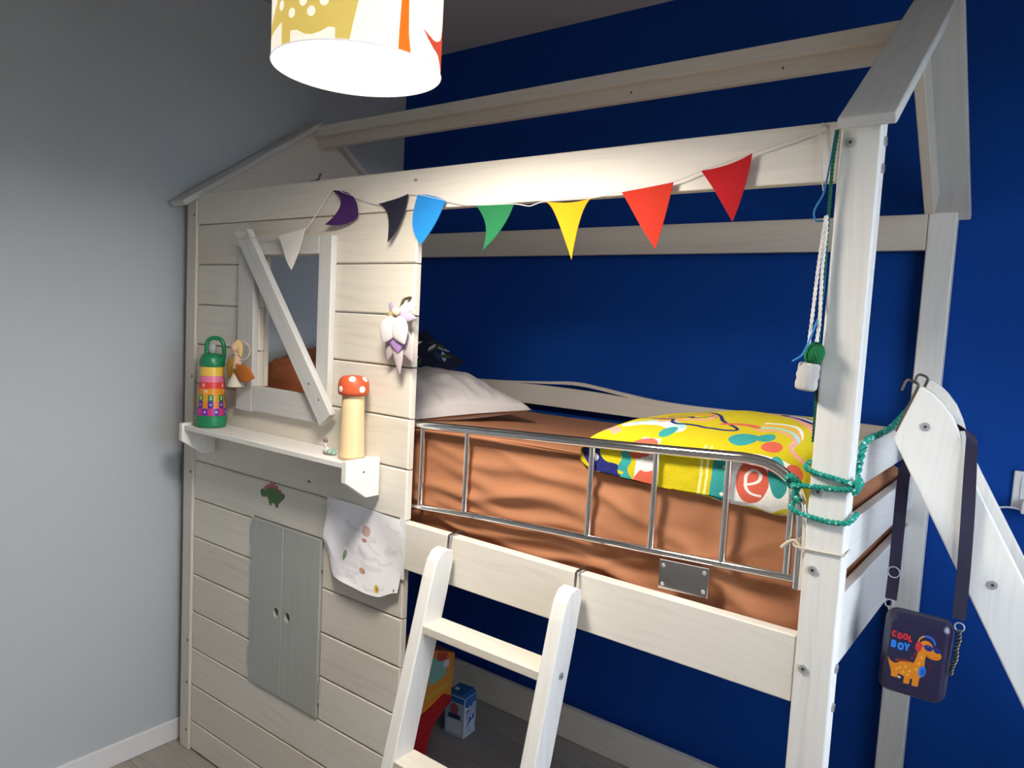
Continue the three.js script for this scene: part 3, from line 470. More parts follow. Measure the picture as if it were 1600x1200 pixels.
// ---------------------------------------------------------------- cords on the right post
const twist = (pts, r, amp, turns, seg = 240, rs = 6, strands = 2) => { const c = new THREE.CatmullRomCurve3(pts.map((p) => V(...p)), false, 'catmullrom', 0.4), fr = c.computeFrenetFrames(seg, false), out = []; for (let s = 0; s < strands; s++) { const q = []; for (let i = 0; i <= seg; i++) { const p = c.getPointAt(i / seg), a = (i / seg) * turns * 2 * Math.PI + s * 2 * Math.PI / strands; q.push(p.addScaledVector(fr.normals[i], Math.cos(a) * amp).addScaledVector(fr.binormals[i], Math.sin(a) * amp)); } out.push(tube(q, r, seg, rs)); } return merge(out); };
{
  const yarnWhite = std(lin(0.82, 0.78, 0.74), 0.95, { bumpMap: fuzzBump, bumpScale: 0.001 }), yarnGreen = std(lin(0.015, 0.27, 0.09), 0.95, { bumpMap: fuzzBump, bumpScale: 0.001 });
  const h = thing('hanging_ornament', 'crocheted cactus in a white pot hanging on a white cord by the right post', 'ornament', [2.005, 1.44, 0.02]);
  const knit = (w, d) => { const g = new THREE.SphereGeometry(1, 48, 32), p = g.attributes.position; for (let i = 0; i < p.count; i++) { const v = V().fromBufferAttribute(p, i), th = Math.atan2(v.z, v.x), k = 1 + d * Math.sin(th * w) * Math.sin(v.y * w * 0.9); p.setXYZ(i, v.x * k, v.y * k, v.z * k); } g.computeVertexNormals(); return g; };
  const pot = lathe([[0, -0.024], [0.013, -0.0235], [0.0165, -0.020], [0.0172, -0.012], [0.0165, -0.004], [0.0178, 0.002], [0.0168, 0.010], [0.0172, 0.017], [0.0155, 0.022], [0.011, 0.0235], [0, 0.0225]], 40);
  { const p = pot.attributes.position; for (let i = 0; i < p.count; i++) { const a = Math.atan2(p.getZ(i), p.getX(i)), k = 1 + 0.06 * Math.sin(a * 14) * Math.sin(p.getY(i) * 900); p.setXYZ(i, p.getX(i) * k, p.getY(i), p.getZ(i) * k); } pot.computeVertexNormals(); }
  part('pot', pot.rotateZ(-0.08).translate(2.0035, 1.4625, 0.02), yarnWhite, h);
  part('cactus', knit(16, 0.10).scale(0.0155, 0.019, 0.0155).rotateZ(-0.2).translate(2.0115, 1.501, 0.0205), yarnGreen, h);
  part('cord', twist([[2.0035, 1.485, 0.024], [2.002, 1.52, 0.022], [2.003, 1.568, 0.02], [2.005, 1.642, 0.018], [2.008, 1.70, 0.016], [2.010, 1.73, 0.015], [2.012, 1.70, 0.015], [2.011, 1.642, 0.016], [2.014, 1.558, 0.017], [2.013, 1.515, 0.02]], 0.0019, 0.0013, 26, 300), yarnWhite, h);
  const bl = tube([[2.012, 1.868, 0.010], [2.008, 1.818, 0.011], [2.002, 1.767, 0.013], [1.992, 1.745, 0.014], [1.9895, 1.732, 0.015], [1.994, 1.7215, 0.012], [2.006, 1.72, 0.006], [2.011, 1.69, 0.002], [2.0125, 1.62, 0.002], [2.012, 1.579, 0.006], [2.008, 1.536, 0.030], [1.9975, 1.50, 0.038], [1.982, 1.487, 0.038]], 0.0016, 200, 7, 0.4);
  tag(part('thread_loop', bl, std(lin(0.02, 0.22, 0.50), 0.6), scene), 'thin bright blue cord looping beside the top of the right post', 'cord');
  const gr = twist([[2.0155, 1.867, 0.012], [2.013, 1.808, 0.015], [2.0125, 1.721, 0.012], [2.0128, 1.642, 0.010], [2.0128, 1.56, 0.010], [2.0128, 1.483, 0.004], [2.0128, 1.44, -0.006], [2.0128, 1.40, -0.012], [2.0128, 1.35, -0.014]], 0.0019, 0.0013, 40, 320);
  tag(part('twisted_string', gr, std(lin(0.004, 0.10, 0.055), 0.8), scene), 'dark green twisted cord running down along the left edge of the right post', 'cord');
}
{ // teal crocheted rope round the post
  const fleck = data(256, 64, (u, v) => { const k = hash(Math.floor(u * 256 / 5), Math.floor(v * 64 / 16), 3) > 0.86; return k ? [0.72, 0.86, 0.84] : [0.03, 0.52 + 0.1 * hash(Math.floor(u * 256), Math.floor(v * 64), 9), 0.50]; }, true, [9, 30]);
  const teal = std(0xffffff, 0.75, { map: fleck, bumpMap: fuzzBump, bumpScale: 0.001 });
  const rope = thing('rope', 'teal flecked crochet rope wound round the right post and up over the end rail', 'rope', [2.04, 1.2, 0]);
  const f = 0.008, bk = -0.049;
  part('loop', twist([[1.984, 1.268, -0.02], [1.992, 1.272, 0.002], [2.012, 1.276, f], [2.05, 1.278, f], [2.082, 1.282, f], [2.09, 1.285, -0.01]], 0.0029, 0.0024, 10), teal, rope);
  part('loop', twist([[2.02, 1.318, bk + 0.006], [2.008, 1.312, -0.022], [2.010, 1.306, 0.004], [2.03, 1.300, f], [2.06, 1.296, f], [2.084, 1.292, f], [2.0895, 1.290, -0.008]], 0.0028, 0.0023, 10), teal, rope);
  part('loop', twist([[1.986, 1.236, -0.028], [1.988, 1.232, -0.004], [2.008, 1.227, f], [2.05, 1.222, f], [2.082, 1.225, f], [2.0895, 1.232, -0.006], [2.089, 1.236, -0.03]], 0.0028, 0.0022, 10), teal, rope);
  part('knot', twist([[1.98, 1.262, -0.03], [1.972, 1.275, -0.025], [1.982, 1.285, -0.012], [1.994, 1.272, -0.018], [1.986, 1.25, -0.024], [1.998, 1.242, -0.020]], 0.0036, 0.0026, 8), teal, rope);
  part('knot', twist([[2.088, 1.277, 0.004], [2.0935, 1.283, 0.006], [2.094, 1.292, 0.004], [2.0925, 1.298, -0.006], [2.0905, 1.285, -0.012]], 0.0036, 0.0026, 6), teal, rope);
  part('tail', twist([[2.091, 1.292, -0.010], [2.086, 1.284, -0.05], [2.062, 1.274, -0.13], [2.0505, 1.272, -0.195], [2.0505, 1.30, -0.212], [2.0505, 1.322, -0.228], [2.046, 1.3315, -0.28], [2.046, 1.333, -0.40], [2.047, 1.338, -0.52], [2.05, 1.362, -0.66], [2.05, 1.385, -0.80], [2.05, 1.36, -0.9]], 0.0040, 0.0032, 34, 420), teal, rope);
  const tie = merge([tube([[1.99, 1.163, -0.03], [2.002, 1.166, 0.0], [2.02, 1.1665, 0.0032], [2.05, 1.167, 0.003], [2.08, 1.168, 0.0025], [2.0825, 1.169, -0.004], [2.0825, 1.171, -0.035]], 0.0016, 80, 6), tube([[1.972, 1.152, -0.024], [1.982, 1.163, -0.026], [1.992, 1.168, -0.028], [2.0, 1.163, -0.027], [2.004, 1.155, -0.026]], 0.0034, 40, 8)]);
  tag(part('string_tie', tie, std(lin(0.62, 0.55, 0.45), 0.9), scene), 'thin beige string tied round the right post and the chrome rail end', 'string');
}

// ---------------------------------------------------------------- things on the plank front
{ // paper with a drawing, curling at its foot
  const map = canvas(512, 512, (c, w, h) => {
    c.fillStyle = '#efedf0'; c.fillRect(0, 0, w, h); let s = 11; const r = () => { s = (s * 16807) % 2147483647; return s / 2147483647; };
    c.lineCap = 'round';
    for (let i = 0; i < 26; i++) { c.strokeStyle = ['rgba(150,155,180,.16)', 'rgba(170,155,165,.16)', 'rgba(200,190,150,.16)'][i % 3]; c.lineWidth = 14 + r() * 18; c.beginPath(); const x = r() * w, y = 60 + r() * 420; c.moveTo(x, y); c.quadraticCurveTo(x + 40 - r() * 80, y + 30, x + 30 + r() * 90, y + r() * 70 - 20); c.stroke(); }
    const b = (col, x, y, rx, ry, a) => { c.fillStyle = col; c.beginPath(); c.ellipse(x, y, rx, ry, a, 0, 7); c.fill(); };
    b('rgba(190,140,130,.7)', 272, 150, 26, 34, 0); b('rgba(170,100,80,.8)', 268, 210, 16, 12, 0); b('#8fa27e', 150, 350, 14, 30, 0.1); b('#6d8458', 148, 372, 7, 18, 0);
    b('#c9a184', 288, 396, 22, 18, 0.3); b('#b98c78', 300, 398, 10, 10, 0); b('#d8b45c', 395, 468, 13, 26, -0.3); b('#a98732', 398, 470, 6, 14, -0.3); b('#6a8c70', 490, 496, 5, 10, 0);
  });
  const g = sheet(40, 40, (u, v) => {
    const x = lerp(lerp(0.742, 0.757, v), lerp(1.046, 1.05, v), u), top = lerp(1.022, 1.012, u), foot = lerp(0.876, 0.812, smooth(0, 0.22, u)) - 0.010 * smooth(0.2, 0.75, u) + 0.024 * smooth(0.78, 1, u);
    const y = lerp(foot, top, v), z = -0.006 + 0.030 * (1 - v) ** 3 * smooth(0.0, 0.4, u) * (1 - 0.6 * smooth(0.6, 1, u)) + 0.012 * smooth(0.3, 0, u) * smooth(0, 0.2, v) * 0.6 + 0.002 * (1 + Math.sin(u * 9 + v * 7));
    return V(x, y, z);
  });
  const back = g.clone(); back.translate(0, 0, -0.0004); { const ix = back.index.array; for (let i = 0; i < ix.length; i += 3) { const q = ix[i]; ix[i] = ix[i + 1]; ix[i + 1] = q; } back.computeVertexNormals(); }
  const sheetMesh = tag(part('paper', merge([g, back]), std(0xffffff, 0.8, { map, side: THREE.DoubleSide }), scene), 'white paper with faint drawing stuck on the planks below the shelf end', 'paper');
  part('tape', box(1.034, 1.056, 0.86, 1.018, -0.0035, -0.0028, 0), std(lin(0.85, 0.85, 0.86), 0.35), sheetMesh);
}
{ // dinosaur sticker
  const body = [[0.431, 0.972], [0.43, 0.978], [0.437, 0.985], [0.448, 0.986], [0.456, 0.982], [0.461, 0.987], [0.472, 0.993], [0.488, 0.998], [0.504, 0.997], [0.518, 0.991], [0.531, 0.987], [0.548, 0.983], [0.55, 0.977], [0.536, 0.964], [0.521, 0.952], [0.519, 0.942], [0.51, 0.939], [0.503, 0.95], [0.488, 0.951], [0.486, 0.941], [0.477, 0.943], [0.472, 0.957], [0.464, 0.966], [0.447, 0.961], [0.435, 0.963]];
  const fins = [[0.451, 0.985], [0.448, 0.995], [0.459, 0.995], [0.46, 1.004], [0.472, 1.001], [0.479, 1.013], [0.487, 1.008], [0.498, 1.013], [0.503, 1.005], [0.517, 1.006], [0.519, 0.997], [0.534, 0.995], [0.534, 0.989], [0.549, 0.988], [0.548, 0.982], [0.529, 0.986], [0.517, 0.991], [0.502, 0.996], [0.488, 0.997], [0.472, 0.992], [0.461, 0.986]];
  const s = thing('dinosaur_sticker', 'small green dinosaur sticker with red back spikes on the plank above the doors', 'sticker', [0.49, 0.94, -0.007]);
  part('body', slab(body, -0.0078, -0.0068, 0), std(lin(0.06, 0.17, 0.04), 0.5), s); part('back_spikes', slab(fins, -0.0078, -0.007, 0), std(lin(0.50, 0.10, 0.13), 0.5), s);
  part('eye', ball(0.439, 0.977, -0.0068, 0.002, 0.002, 0.0004, 8), M.dark, s);
}
{ // rainbow bottle on the shelf
  const B = [0.251, 1.1565, 0.052], b = thing('bottle', 'tall rainbow banded bottle with green carry loop at the left shelf end', 'bottle', B);
  const at = (g) => g.translate(...B), green = std(lin(0.012, 0.21, 0.085), 0.35);
  part('base', at(lathe([[0, 0], [0.040, 0], [0.045, 0.004], [0.046, 0.012], [0.046, 0.036], [0.0445, 0.038], [0, 0.038]], 48)), green, b);
  const print = canvas(1024, 512, (c, w, h) => {
    // from the bottom: magenta, purple, green numbers, orange, red, pink, yellow
    const bands = [['#c2306e', 0.15], ['#d9822b', 0.15], ['#c99a22', 0.13], ['#dc8a20', 0.13], ['#d8423c', 0.13], ['#e07a9c', 0.13], ['#e8c04c', 0.18]]; let y = h; const ys = [];
    for (const [col, f] of bands) { c.fillStyle = col; c.fillRect(0, y - f * h, w, f * h + 1); ys.push([y - f * h, f * h]); y -= f * h; }
    c.font = 'bold 50px sans-serif'; c.textAlign = 'center'; c.textBaseline = 'middle';
    const n = 16, cw = w / n;
    for (let i = 0; i < n; i++) {
      if (i % 2) { c.fillStyle = '#6a2ca0'; c.fillRect(i * cw, ys[0][0], cw, ys[0][1]); } else { c.fillStyle = '#4a2a9a'; c.fillRect(i * cw, ys[1][0], cw, ys[1][1]); }
      if (i % 2 === 0) { c.fillStyle = '#1f7a3c'; c.fillRect(i * cw, ys[2][0], cw, ys[2][1]); }
      c.fillStyle = 'rgba(255,255,255,.92)'; if (i % 2) c.fillText('=', (i + 0.5) * cw, ys[0][0] + ys[0][1] / 2); else { c.fillText('+', (i + 0.5) * cw, ys[1][0] + ys[1][1] / 2); c.fillText('2', (i + 0.5) * cw, ys[2][0] + ys[2][1] / 2); }
      if (i % 4 === 1) { c.fillText('11', (i + 0.5) * cw, ys[3][0] + ys[3][1] / 2); c.fillText('0', i * cw, ys[4][0] + ys[4][1] / 2); }
    }
  });
  part('banded_body', at(new THREE.CylinderGeometry(0.0345, 0.0445, 0.148, 64, 1, true).translate(0, 0.112, 0)), std(0xffffff, 0.35, { map: print, side: THREE.DoubleSide }), b);
  part('lid', at(lathe([[0.0345, 0.186], [0.037, 0.188], [0.037, 0.200], [0.035, 0.212], [0.029, 0.222], [0.020, 0.2265], [0, 0.228]], 40)), green, b);
  part('carry_loop', at(tube([[-0.012, 0.212, 0.012], [-0.0125, 0.240, 0.012], [-0.010, 0.262, 0.010], [0.000, 0.2725, 0.003], [0.014, 0.274, -0.006], [0.026, 0.268, -0.014], [0.0315, 0.252, -0.018], [0.033, 0.226, -0.019], [0.030, 0.205, -0.017]], 0.0065, 90, 12)), green, b);
  part('spout', at(lathe([[0, 0.226], [0.011, 0.226], [0.0125, 0.242], [0.010, 0.256], [0, 0.258]], 24)), std(lin(0.36, 0.39, 0.37), 0.25), b);
}
{ // mushroom
  const B = [0.905, 1.1565, 0.052], m = thing('wooden_mushroom', 'wooden toadstool with red white-dotted cap at the right shelf end', 'mushroom', B);
  const at = (g) => g.translate(...B);
  part('stem', at(uvBox(lathe([[0, 0], [0.033, 0], [0.0335, 0.01], [0.031, 0.07], [0.029, 0.13], [0.0275, 0.172], [0.02, 0.176], [0, 0.177]], 48), 'y')), std(lin(0.76, 0.58, 0.33), 0.5, { map: woodMap }), m);
  const cap = part('cap', at(lathe([[0, 0.166], [0.028, 0.163], [0.0375, 0.166], [0.0395, 0.174], [0.039, 0.192], [0.036, 0.205], [0.028, 0.212], [0.012, 0.2145], [0, 0.2145]], 56)), std(lin(0.56, 0.085, 0.025), 0.45), m);
  const face = Math.atan2(2.35 - B[0], 1.3 - B[2]), spot = (a, y, r, tilt) => { const rr = tilt ? 0.0335 : 0.0390, g = new THREE.SphereGeometry(1, 18, 10).scale(r, r, 0.0014); g.rotateX(-tilt).translate(0, y, rr).rotateY(a); part('dot', at(g), std(lin(0.85, 0.80, 0.72), 0.5), cap); };
  for (const [a, y, r, t] of [[face - 0.95, 0.181, 0.0075, 0], [face - 0.12, 0.2075, 0.009, 0.75], [face + 0.58, 0.182, 0.0085, 0], [face + 0.95, 0.207, 0.008, 0.7], [face + 2.2, 0.182, 0.008, 0], [face + 3.2, 0.205, 0.008, 0.7], [face + 4.2, 0.182, 0.008, 0]]) spot(a, y, r, t);
}
{ // tiny figurine
  const f = thing('animal_figurine', 'tiny white and green animal figurine beside the wooden toadstool', 'figurine', [0.83, 1.1565, 0.06]);
  const w = std(lin(0.68, 0.62, 0.62), 0.5), g = std(lin(0.28, 0.45, 0.34), 0.5), d = std(lin(0.25, 0.16, 0.2), 0.6);
  part('body', merge([ball(0.818, 1.166, 0.06, 0.008, 0.010, 0.007), ball(0.812, 1.181, 0.06, 0.0052, 0.010, 0.005)]), w, f); part('head', ball(0.8125, 1.193, 0.062, 0.0085, 0.006, 0.006), d, f);
  part('leaves', merge([ball(0.832, 1.164, 0.062, 0.009, 0.0075, 0.008), ball(0.845, 1.163, 0.060, 0.008, 0.0065, 0.007), ball(0.838, 1.169, 0.056, 0.006, 0.006, 0.005)]), g, f); part('base', ball(0.826, 1.1585, 0.06, 0.022, 0.002, 0.010), d, f);
}
const petal = (len, w, t, bend = 0) => { const g = new THREE.SphereGeometry(1, 18, 14), p = g.attributes.position; for (let i = 0; i < p.count; i++) { const y = p.getY(i), k = 1 - 0.45 * y * y * (y < 0 ? 1.5 : 0.4); p.setXYZ(i, p.getX(i) * w * k, (y - 1) * len / 2, p.getZ(i) * t - bend * (1 - y) * (1 - y)); } g.computeVertexNormals(); return g; };
{ // leaf fairy doll by the window frame
  const O = V(0.365, 1.425, 0.045), f = thing('fairy_doll', 'small blond doll with orange leaf skirt hanging left of the window frame', 'doll', [O.x, 1.29, O.z]);
  const skin = std(lin(0.62, 0.42, 0.28), 0.8), amber = std(lin(0.45, 0.13, 0.015), 0.9), gold = std(lin(0.50, 0.30, 0.035), 0.9), straw = std(lin(0.66, 0.46, 0.2), 0.95), cream = std(lin(0.62, 0.56, 0.46), 0.9);
  part('head', ball(0.371, 1.409, 0.05, 0.0145, 0.0165, 0.0145), skin, f);
  part('hair', merge([ball(0.374, 1.414, 0.044, 0.017, 0.018, 0.014), ball(0.388, 1.402, 0.044, 0.008, 0.022, 0.008), ball(0.357, 1.40, 0.043, 0.006, 0.016, 0.007)]), straw, f);
  part('body', lathe([[0, 0.05], [0.007, 0.05], [0.011, 0.035], [0.012, 0.015], [0.016, 0], [0, 0]], 20).translate(0.374, 1.345, 0.045), skin, f);
  for (const [rz, l, w, m, x, y] of [[-0.62, 0.085, 0.020, gold, 0.366, 1.378], [1.28, 0.070, 0.027, amber, 0.384, 1.344], [0.55, 0.06, 0.022, amber, 0.376, 1.360], [-0.25, 0.055, 0.016, gold, 0.370, 1.362]]) part('leaf', petal(l, w, 0.006, 0.004).rotateZ(rz).translate(x, y, 0.052), m, f);
  part('underskirt', lathe([[0.008, 0.04], [0.018, 0.02], [0.026, 0.0], [0.024, 0.0], [0.016, 0.02], [0.006, 0.04]], 24).translate(0.368, 1.292, 0.044), cream, f);
  part('collar', new THREE.TorusGeometry(0.010, 0.0028, 8, 20).rotateX(1.2).translate(0.374, 1.388, 0.047), cream, f);
  part('hanging_loop', tube([[0.372, 1.424, 0.042], [0.392, 1.428, 0.034], [0.412, 1.405, 0.028], [0.408, 1.378, 0.036], [0.385, 1.372, 0.044]], 0.0016, 60, 6), cream, f);
}
{ // flower fairy on the right of the planks
  const f = thing('flower_doll', 'white and violet petal flower doll hanging near the right plank edge', 'doll', [1.04, 1.41, 0.02]);
  const white = std(lin(0.64, 0.60, 0.60), 0.9), violet = std(lin(0.40, 0.24, 0.50), 0.9), lilac = std(lin(0.48, 0.38, 0.52), 0.9), yellow = std(lin(0.62, 0.48, 0.18), 0.9), rose = std(lin(0.52, 0.43, 0.43), 0.9), O = [1.036, 1.530, 0.03];
  const put = (n, l, w, rz, m, dz = 0, tilt = 0.25, dx = 0, dy = 0) => part(n, petal(l, w, 0.005, 0.004).rotateX(-tilt).rotateZ(rz).translate(O[0] + dx, O[1] + dy, O[2] + dz), m, f);
  put('petal', 0.072, 0.029, -0.42, white, 0.010, 0.30, -0.006, -0.004); put('petal', 0.072, 0.029, 0.46, white, 0.012, 0.30, 0.008, -0.004);
  put('petal', 0.100, 0.020, -0.40, rose, -0.002, 0.12, -0.002, -0.022); put('petal', 0.122, 0.018, 0.05, rose, 0.0, 0.10, 0.0, -0.022); put('petal', 0.098, 0.024, 0.42, rose, -0.002, 0.12, 0.006, -0.022);
  put('petal', 0.074, 0.030, 0.06, violet, 0.004, 0.26, 0.004, -0.018);
  put('petal', 0.050, 0.012, -2.02, lilac, 0.004, 0.05, 0, 0.006); put('petal', 0.050, 0.014, -1.50, yellow, 0.004, 0.05); put('petal', 0.056, 0.013, 1.95, white, 0.002, 0.05, 0, 0.008); put('petal', 0.048, 0.013, 1.45, lilac, 0.002, 0.05);
  part('head', ball(O[0] + 0.002, O[1] + 0.008, O[2] + 0.012, 0.011, 0.011, 0.011), std(lin(0.62, 0.55, 0.40), 0.9), f);
  part('hanger', tube([[1.04, 1.545, 0.03], [1.037, 1.566, 0.018], [1.036, 1.572, 0.004], [1.036, 1.574, -0.008]], 0.0035, 30, 8), std(lin(0.06, 0.05, 0.02), 0.8), f);
}
{ // the little dark hook lying on the top rail
  const g = merge([tube([[0.615, 1.8895, -0.02], [0.632, 1.8885, -0.018], [0.648, 1.892, -0.018], [0.656, 1.908, -0.02]], 0.003, 30, 8)]);
  tag(part('metal_hook', g, M.iron, scene), 'small dark bent hook lying on top of the front rail below the gable', 'hook');
}

// ---------------------------------------------------------------- the little bag on the right ladder
{
  const C = [2.162, 0.917, -0.315], bag = thing('bag', 'navy hard-shell child bag with orange dinosaur print hanging from the right ladder', 'bag', C);
  bag.rotation.set(0, 0.10, -0.03); origin.set(bag, V(0, 0, 0));
  const w = 0.118, h = 0.166, d = 0.052, navy = new THREE.MeshPhysicalMaterial({ color: lin(0.022, 0.018, 0.055), roughness: 0.28, clearcoat: 0.4, clearcoatRoughness: 0.2 });
  part('shell', new RoundedBoxGeometry(w, h, d, 6, 0.022), navy, bag);
  part('zip', (() => { const q = new THREE.Shape(), a = w / 2 + 0.0004, b = h / 2 + 0.0004, r = 0.022; q.moveTo(-a + r, -b); q.lineTo(a - r, -b); q.absarc(a - r, -b + r, r, -Math.PI / 2, 0); q.lineTo(a, b - r); q.absarc(a - r, b - r, r, 0, Math.PI / 2); q.lineTo(-a + r, b); q.absarc(-a + r, b - r, r, Math.PI / 2, Math.PI); q.lineTo(-a, -b + r); q.absarc(-a + r, -b + r, r, Math.PI, Math.PI * 1.5); return slab(q, -0.003, 0.003, 0.0005); })(), std(lin(0.012, 0.011, 0.02), 0.7), bag);
  const print = canvas(1024, 1280, (c, W, Hh) => {
    c.fillStyle = '#2b2747'; c.fillRect(0, 0, W, Hh);
    c.lineJoin = c.lineCap = 'round';
    const txt = (s, x, y, size, col, ang, sp) => { c.save(); c.translate(x, y); c.rotate(ang); c.font = `bold ${size}px sans-serif`; c.textBaseline = 'middle'; let k = 0; for (const ch of s) { c.strokeStyle = '#161230'; c.lineWidth = 30; c.strokeText(ch, k, (k / sp) % 2 ? 8 : -6); c.strokeStyle = col; c.lineWidth = 16; c.strokeText(ch, k, (k / sp) % 2 ? 8 : -6); c.fillStyle = col; c.fillText(ch, k, (k / sp) % 2 ? 8 : -6); k += sp; } c.restore(); };
    txt('COOL', 20, 280, 140, '#d8343c', 0.03, 108); txt('BOY', 24, 470, 170, '#2f86e8', 0.0, 132);
    const O = '#e88a22', E = (col, x, y, rx, ry, a = 0) => { c.fillStyle = col; c.beginPath(); c.ellipse(x, y, rx, ry, a, 0, 7); c.fill(); };
    // tail, body, neck, legs
    c.fillStyle = O; c.beginPath(); c.moveTo(-20, 690); c.quadraticCurveTo(70, 820, 180, 800); c.quadraticCurveTo(330, 680, 500, 720); c.quadraticCurveTo(560, 560, 570, 400); c.quadraticCurveTo(700, 360, 720, 480); c.quadraticCurveTo(690, 640, 720, 800); c.quadraticCurveTo(720, 920, 650, 960); c.lineTo(640, 1120); c.lineTo(520, 1130); c.lineTo(520, 1010); c.lineTo(480, 1010); c.lineTo(470, 1120); c.lineTo(360, 1130); c.lineTo(360, 1000); c.lineTo(240, 980); c.lineTo(230, 1060); c.lineTo(110, 1060); c.quadraticCurveTo(110, 960, 60, 880); c.closePath(); c.fill();
    c.fillStyle = '#a33a1c'; for (let i = 0; i < 9; i++) { const x = lerp(180, 560, i / 8), y = i < 6 ? 730 - i * 6 : 690 - (i - 5) * 75; c.beginPath(); c.moveTo(x - 26, y + 30); c.lineTo(x - 6, y - 30); c.lineTo(x + 24, y + 20); c.fill(); }
    E(O, 690, 380, 130, 120); E(O, 830, 470, 165, 95, 0.12); c.strokeStyle = '#9c4a12'; c.lineWidth = 9; c.beginPath(); c.moveTo(700, 500); c.quadraticCurveTo(820, 580, 960, 500); c.stroke();
    for (const [x, y] of [[260, 860], [360, 820], [450, 880], [600, 700], [640, 580], [330, 930], [560, 820], [420, 960], [200, 900]]) E('#f5b63c', x, y, 24, 26);
    E('#2f7fe0', 680, 830, 70, 100, 0.1); E('#1f5fc0', 690, 830, 40, 64, 0.1); E('#d8d2c0', 270, 1040, 30, 24);
    // headphones and sunglasses
    c.strokeStyle = '#e8a43c'; c.lineWidth = 26; c.beginPath(); c.arc(690, 330, 150, Math.PI * 1.0, Math.PI * 1.4); c.stroke(); c.strokeStyle = '#2f6fe0'; c.lineWidth = 34; c.beginPath(); c.arc(700, 340, 160, Math.PI * 1.4, Math.PI * 1.9); c.stroke();
    E('#d8343c', 555, 400, 62, 95); E('#1f2f80', 740, 380, 82, 54, 0.1); E('#1f2f80', 905, 390, 66, 48, 0.1); E('#5f7fd0', 720, 362, 30, 14, -0.4); c.strokeStyle = '#1f2f80'; c.lineWidth = 16; c.beginPath(); c.moveTo(600, 360); c.lineTo(960, 385); c.stroke();
    c.strokeStyle = '#7a2a4a'; c.lineWidth = 10; c.beginPath(); c.moveTo(720, 860); c.quadraticCurveTo(820, 860, 840, 720); c.arc(820, 690, 34, 0.6, 5.2); c.stroke();
  });
  { const s = new THREE.Shape(), a = w / 2 - 0.013, b = h / 2 - 0.013, r = 0.012; s.moveTo(-a + r, -b); s.lineTo(a - r, -b); s.quadraticCurveTo(a, -b, a, -b + r); s.lineTo(a, b - r); s.quadraticCurveTo(a, b, a - r, b); s.lineTo(-a + r, b); s.quadraticCurveTo(-a, b, -a, b - r); s.lineTo(-a, -b + r); s.quadraticCurveTo(-a, -b, -a + r, -b);
    const g = new THREE.ShapeGeometry(s, 10), p = g.attributes.position, uv = g.attributes.uv; for (let i = 0; i < p.count; i++) uv.setXY(i, (p.getX(i) + a) / (2 * a), (p.getY(i) + b) / (2 * b)); part('printed_front', g.translate(0, 0, d / 2 + 0.0004), new THREE.MeshPhysicalMaterial({ color: 0xffffff, map: print, roughness: 0.3, clearcoat: 0.4, clearcoatRoughness: 0.2 }), bag); }
  // strap: up behind the ladder stile, over its edge, down in front (drawn in the axes of the bag)
  const strapMat = std(lin(0.034, 0.029, 0.075), 0.85, { bumpMap: weaveBump, bumpScale: 0.0006, side: THREE.DoubleSide });
  const inv = new THREE.Matrix4().compose(V(...C), new THREE.Quaternion().setFromEuler(bag.rotation), V(1, 1, 1)).invert();
  const ribbon = (pts, across, wd) => { const c = new THREE.CatmullRomCurve3(pts.map((p) => V(...p)), false, 'catmullrom', 0.3), n = 120, mk = (d) => sheet(n, 2, (u, v) => { const i = u * (across.length - 1), k = Math.min(across.length - 2, Math.floor(i)), A = V(...across[k]).lerp(V(...across[k + 1]), i - k).normalize(), T2 = c.getTangentAt(u), N = A.clone().cross(T2).normalize(); return c.getPointAt(u).addScaledVector(A, (v - 0.5) * wd).addScaledVector(N, d); }); const g = merge([mk(0.0006), mk(-0.0006)]); return g.applyMatrix4(inv); };
  const ux = Math.cos(5 * Math.PI / 180), uz = -Math.sin(5 * Math.PI / 180);
  part('strap', ribbon([[2.105, 1.005, -0.345], [2.106, 1.05, -0.348], [2.106, 1.15, -0.348], [2.107, 1.27, -0.348], [2.125, 1.325, -0.346], [2.165, 1.362, -0.343], [2.196, 1.372, -0.335], [2.213, 1.366, -0.318], [2.2195, 1.352, -0.304], [2.221, 1.32, -0.302], [2.226, 1.2, -0.302], [2.2285, 1.1, -0.303], [2.229, 1.01, -0.306]], [[1, 0, 0.2], [1, 0, 0.1], [1, 0, 0], [0.85, -0.4, 0], [0.8, -0.5, 0.3], [0.9, -0.3, 0.2], [1, 0, 0], [1, 0, 0], [1, 0, 0]], 0.0225), strapMat, bag);
  const ring = (x, y, z, r2 = 0.008) => new THREE.TorusGeometry(r2, 0.0014, 8, 24).translate(x, y, z).applyMatrix4(inv);
  part('buckle', ring(2.106, 1.062, -0.344, 0.011), M.steel, bag); part('strap_ring', ring(2.105, 0.999, -0.335), M.steel, bag); part('strap_ring', ring(2.231, 0.995, -0.308), M.steel, bag);
  part('clasp', tube([[2.105, 0.994, -0.333], [2.109, 0.984, -0.325], [2.108, 0.974, -0.322], [2.111, 0.966, -0.318]], 0.0026, 30, 8).applyMatrix4(inv), M.steel, bag);
  part('clasp', twist([[2.231, 0.99, -0.304], [2.233, 0.972, -0.302], [2.230, 0.955, -0.302], [2.231, 0.935, -0.303], [2.226, 0.915, -0.304], [2.225, 0.90, -0.305]], 0.0022, 0.0026, 6, 120, 6).applyMatrix4(inv), M.iron, bag);
}

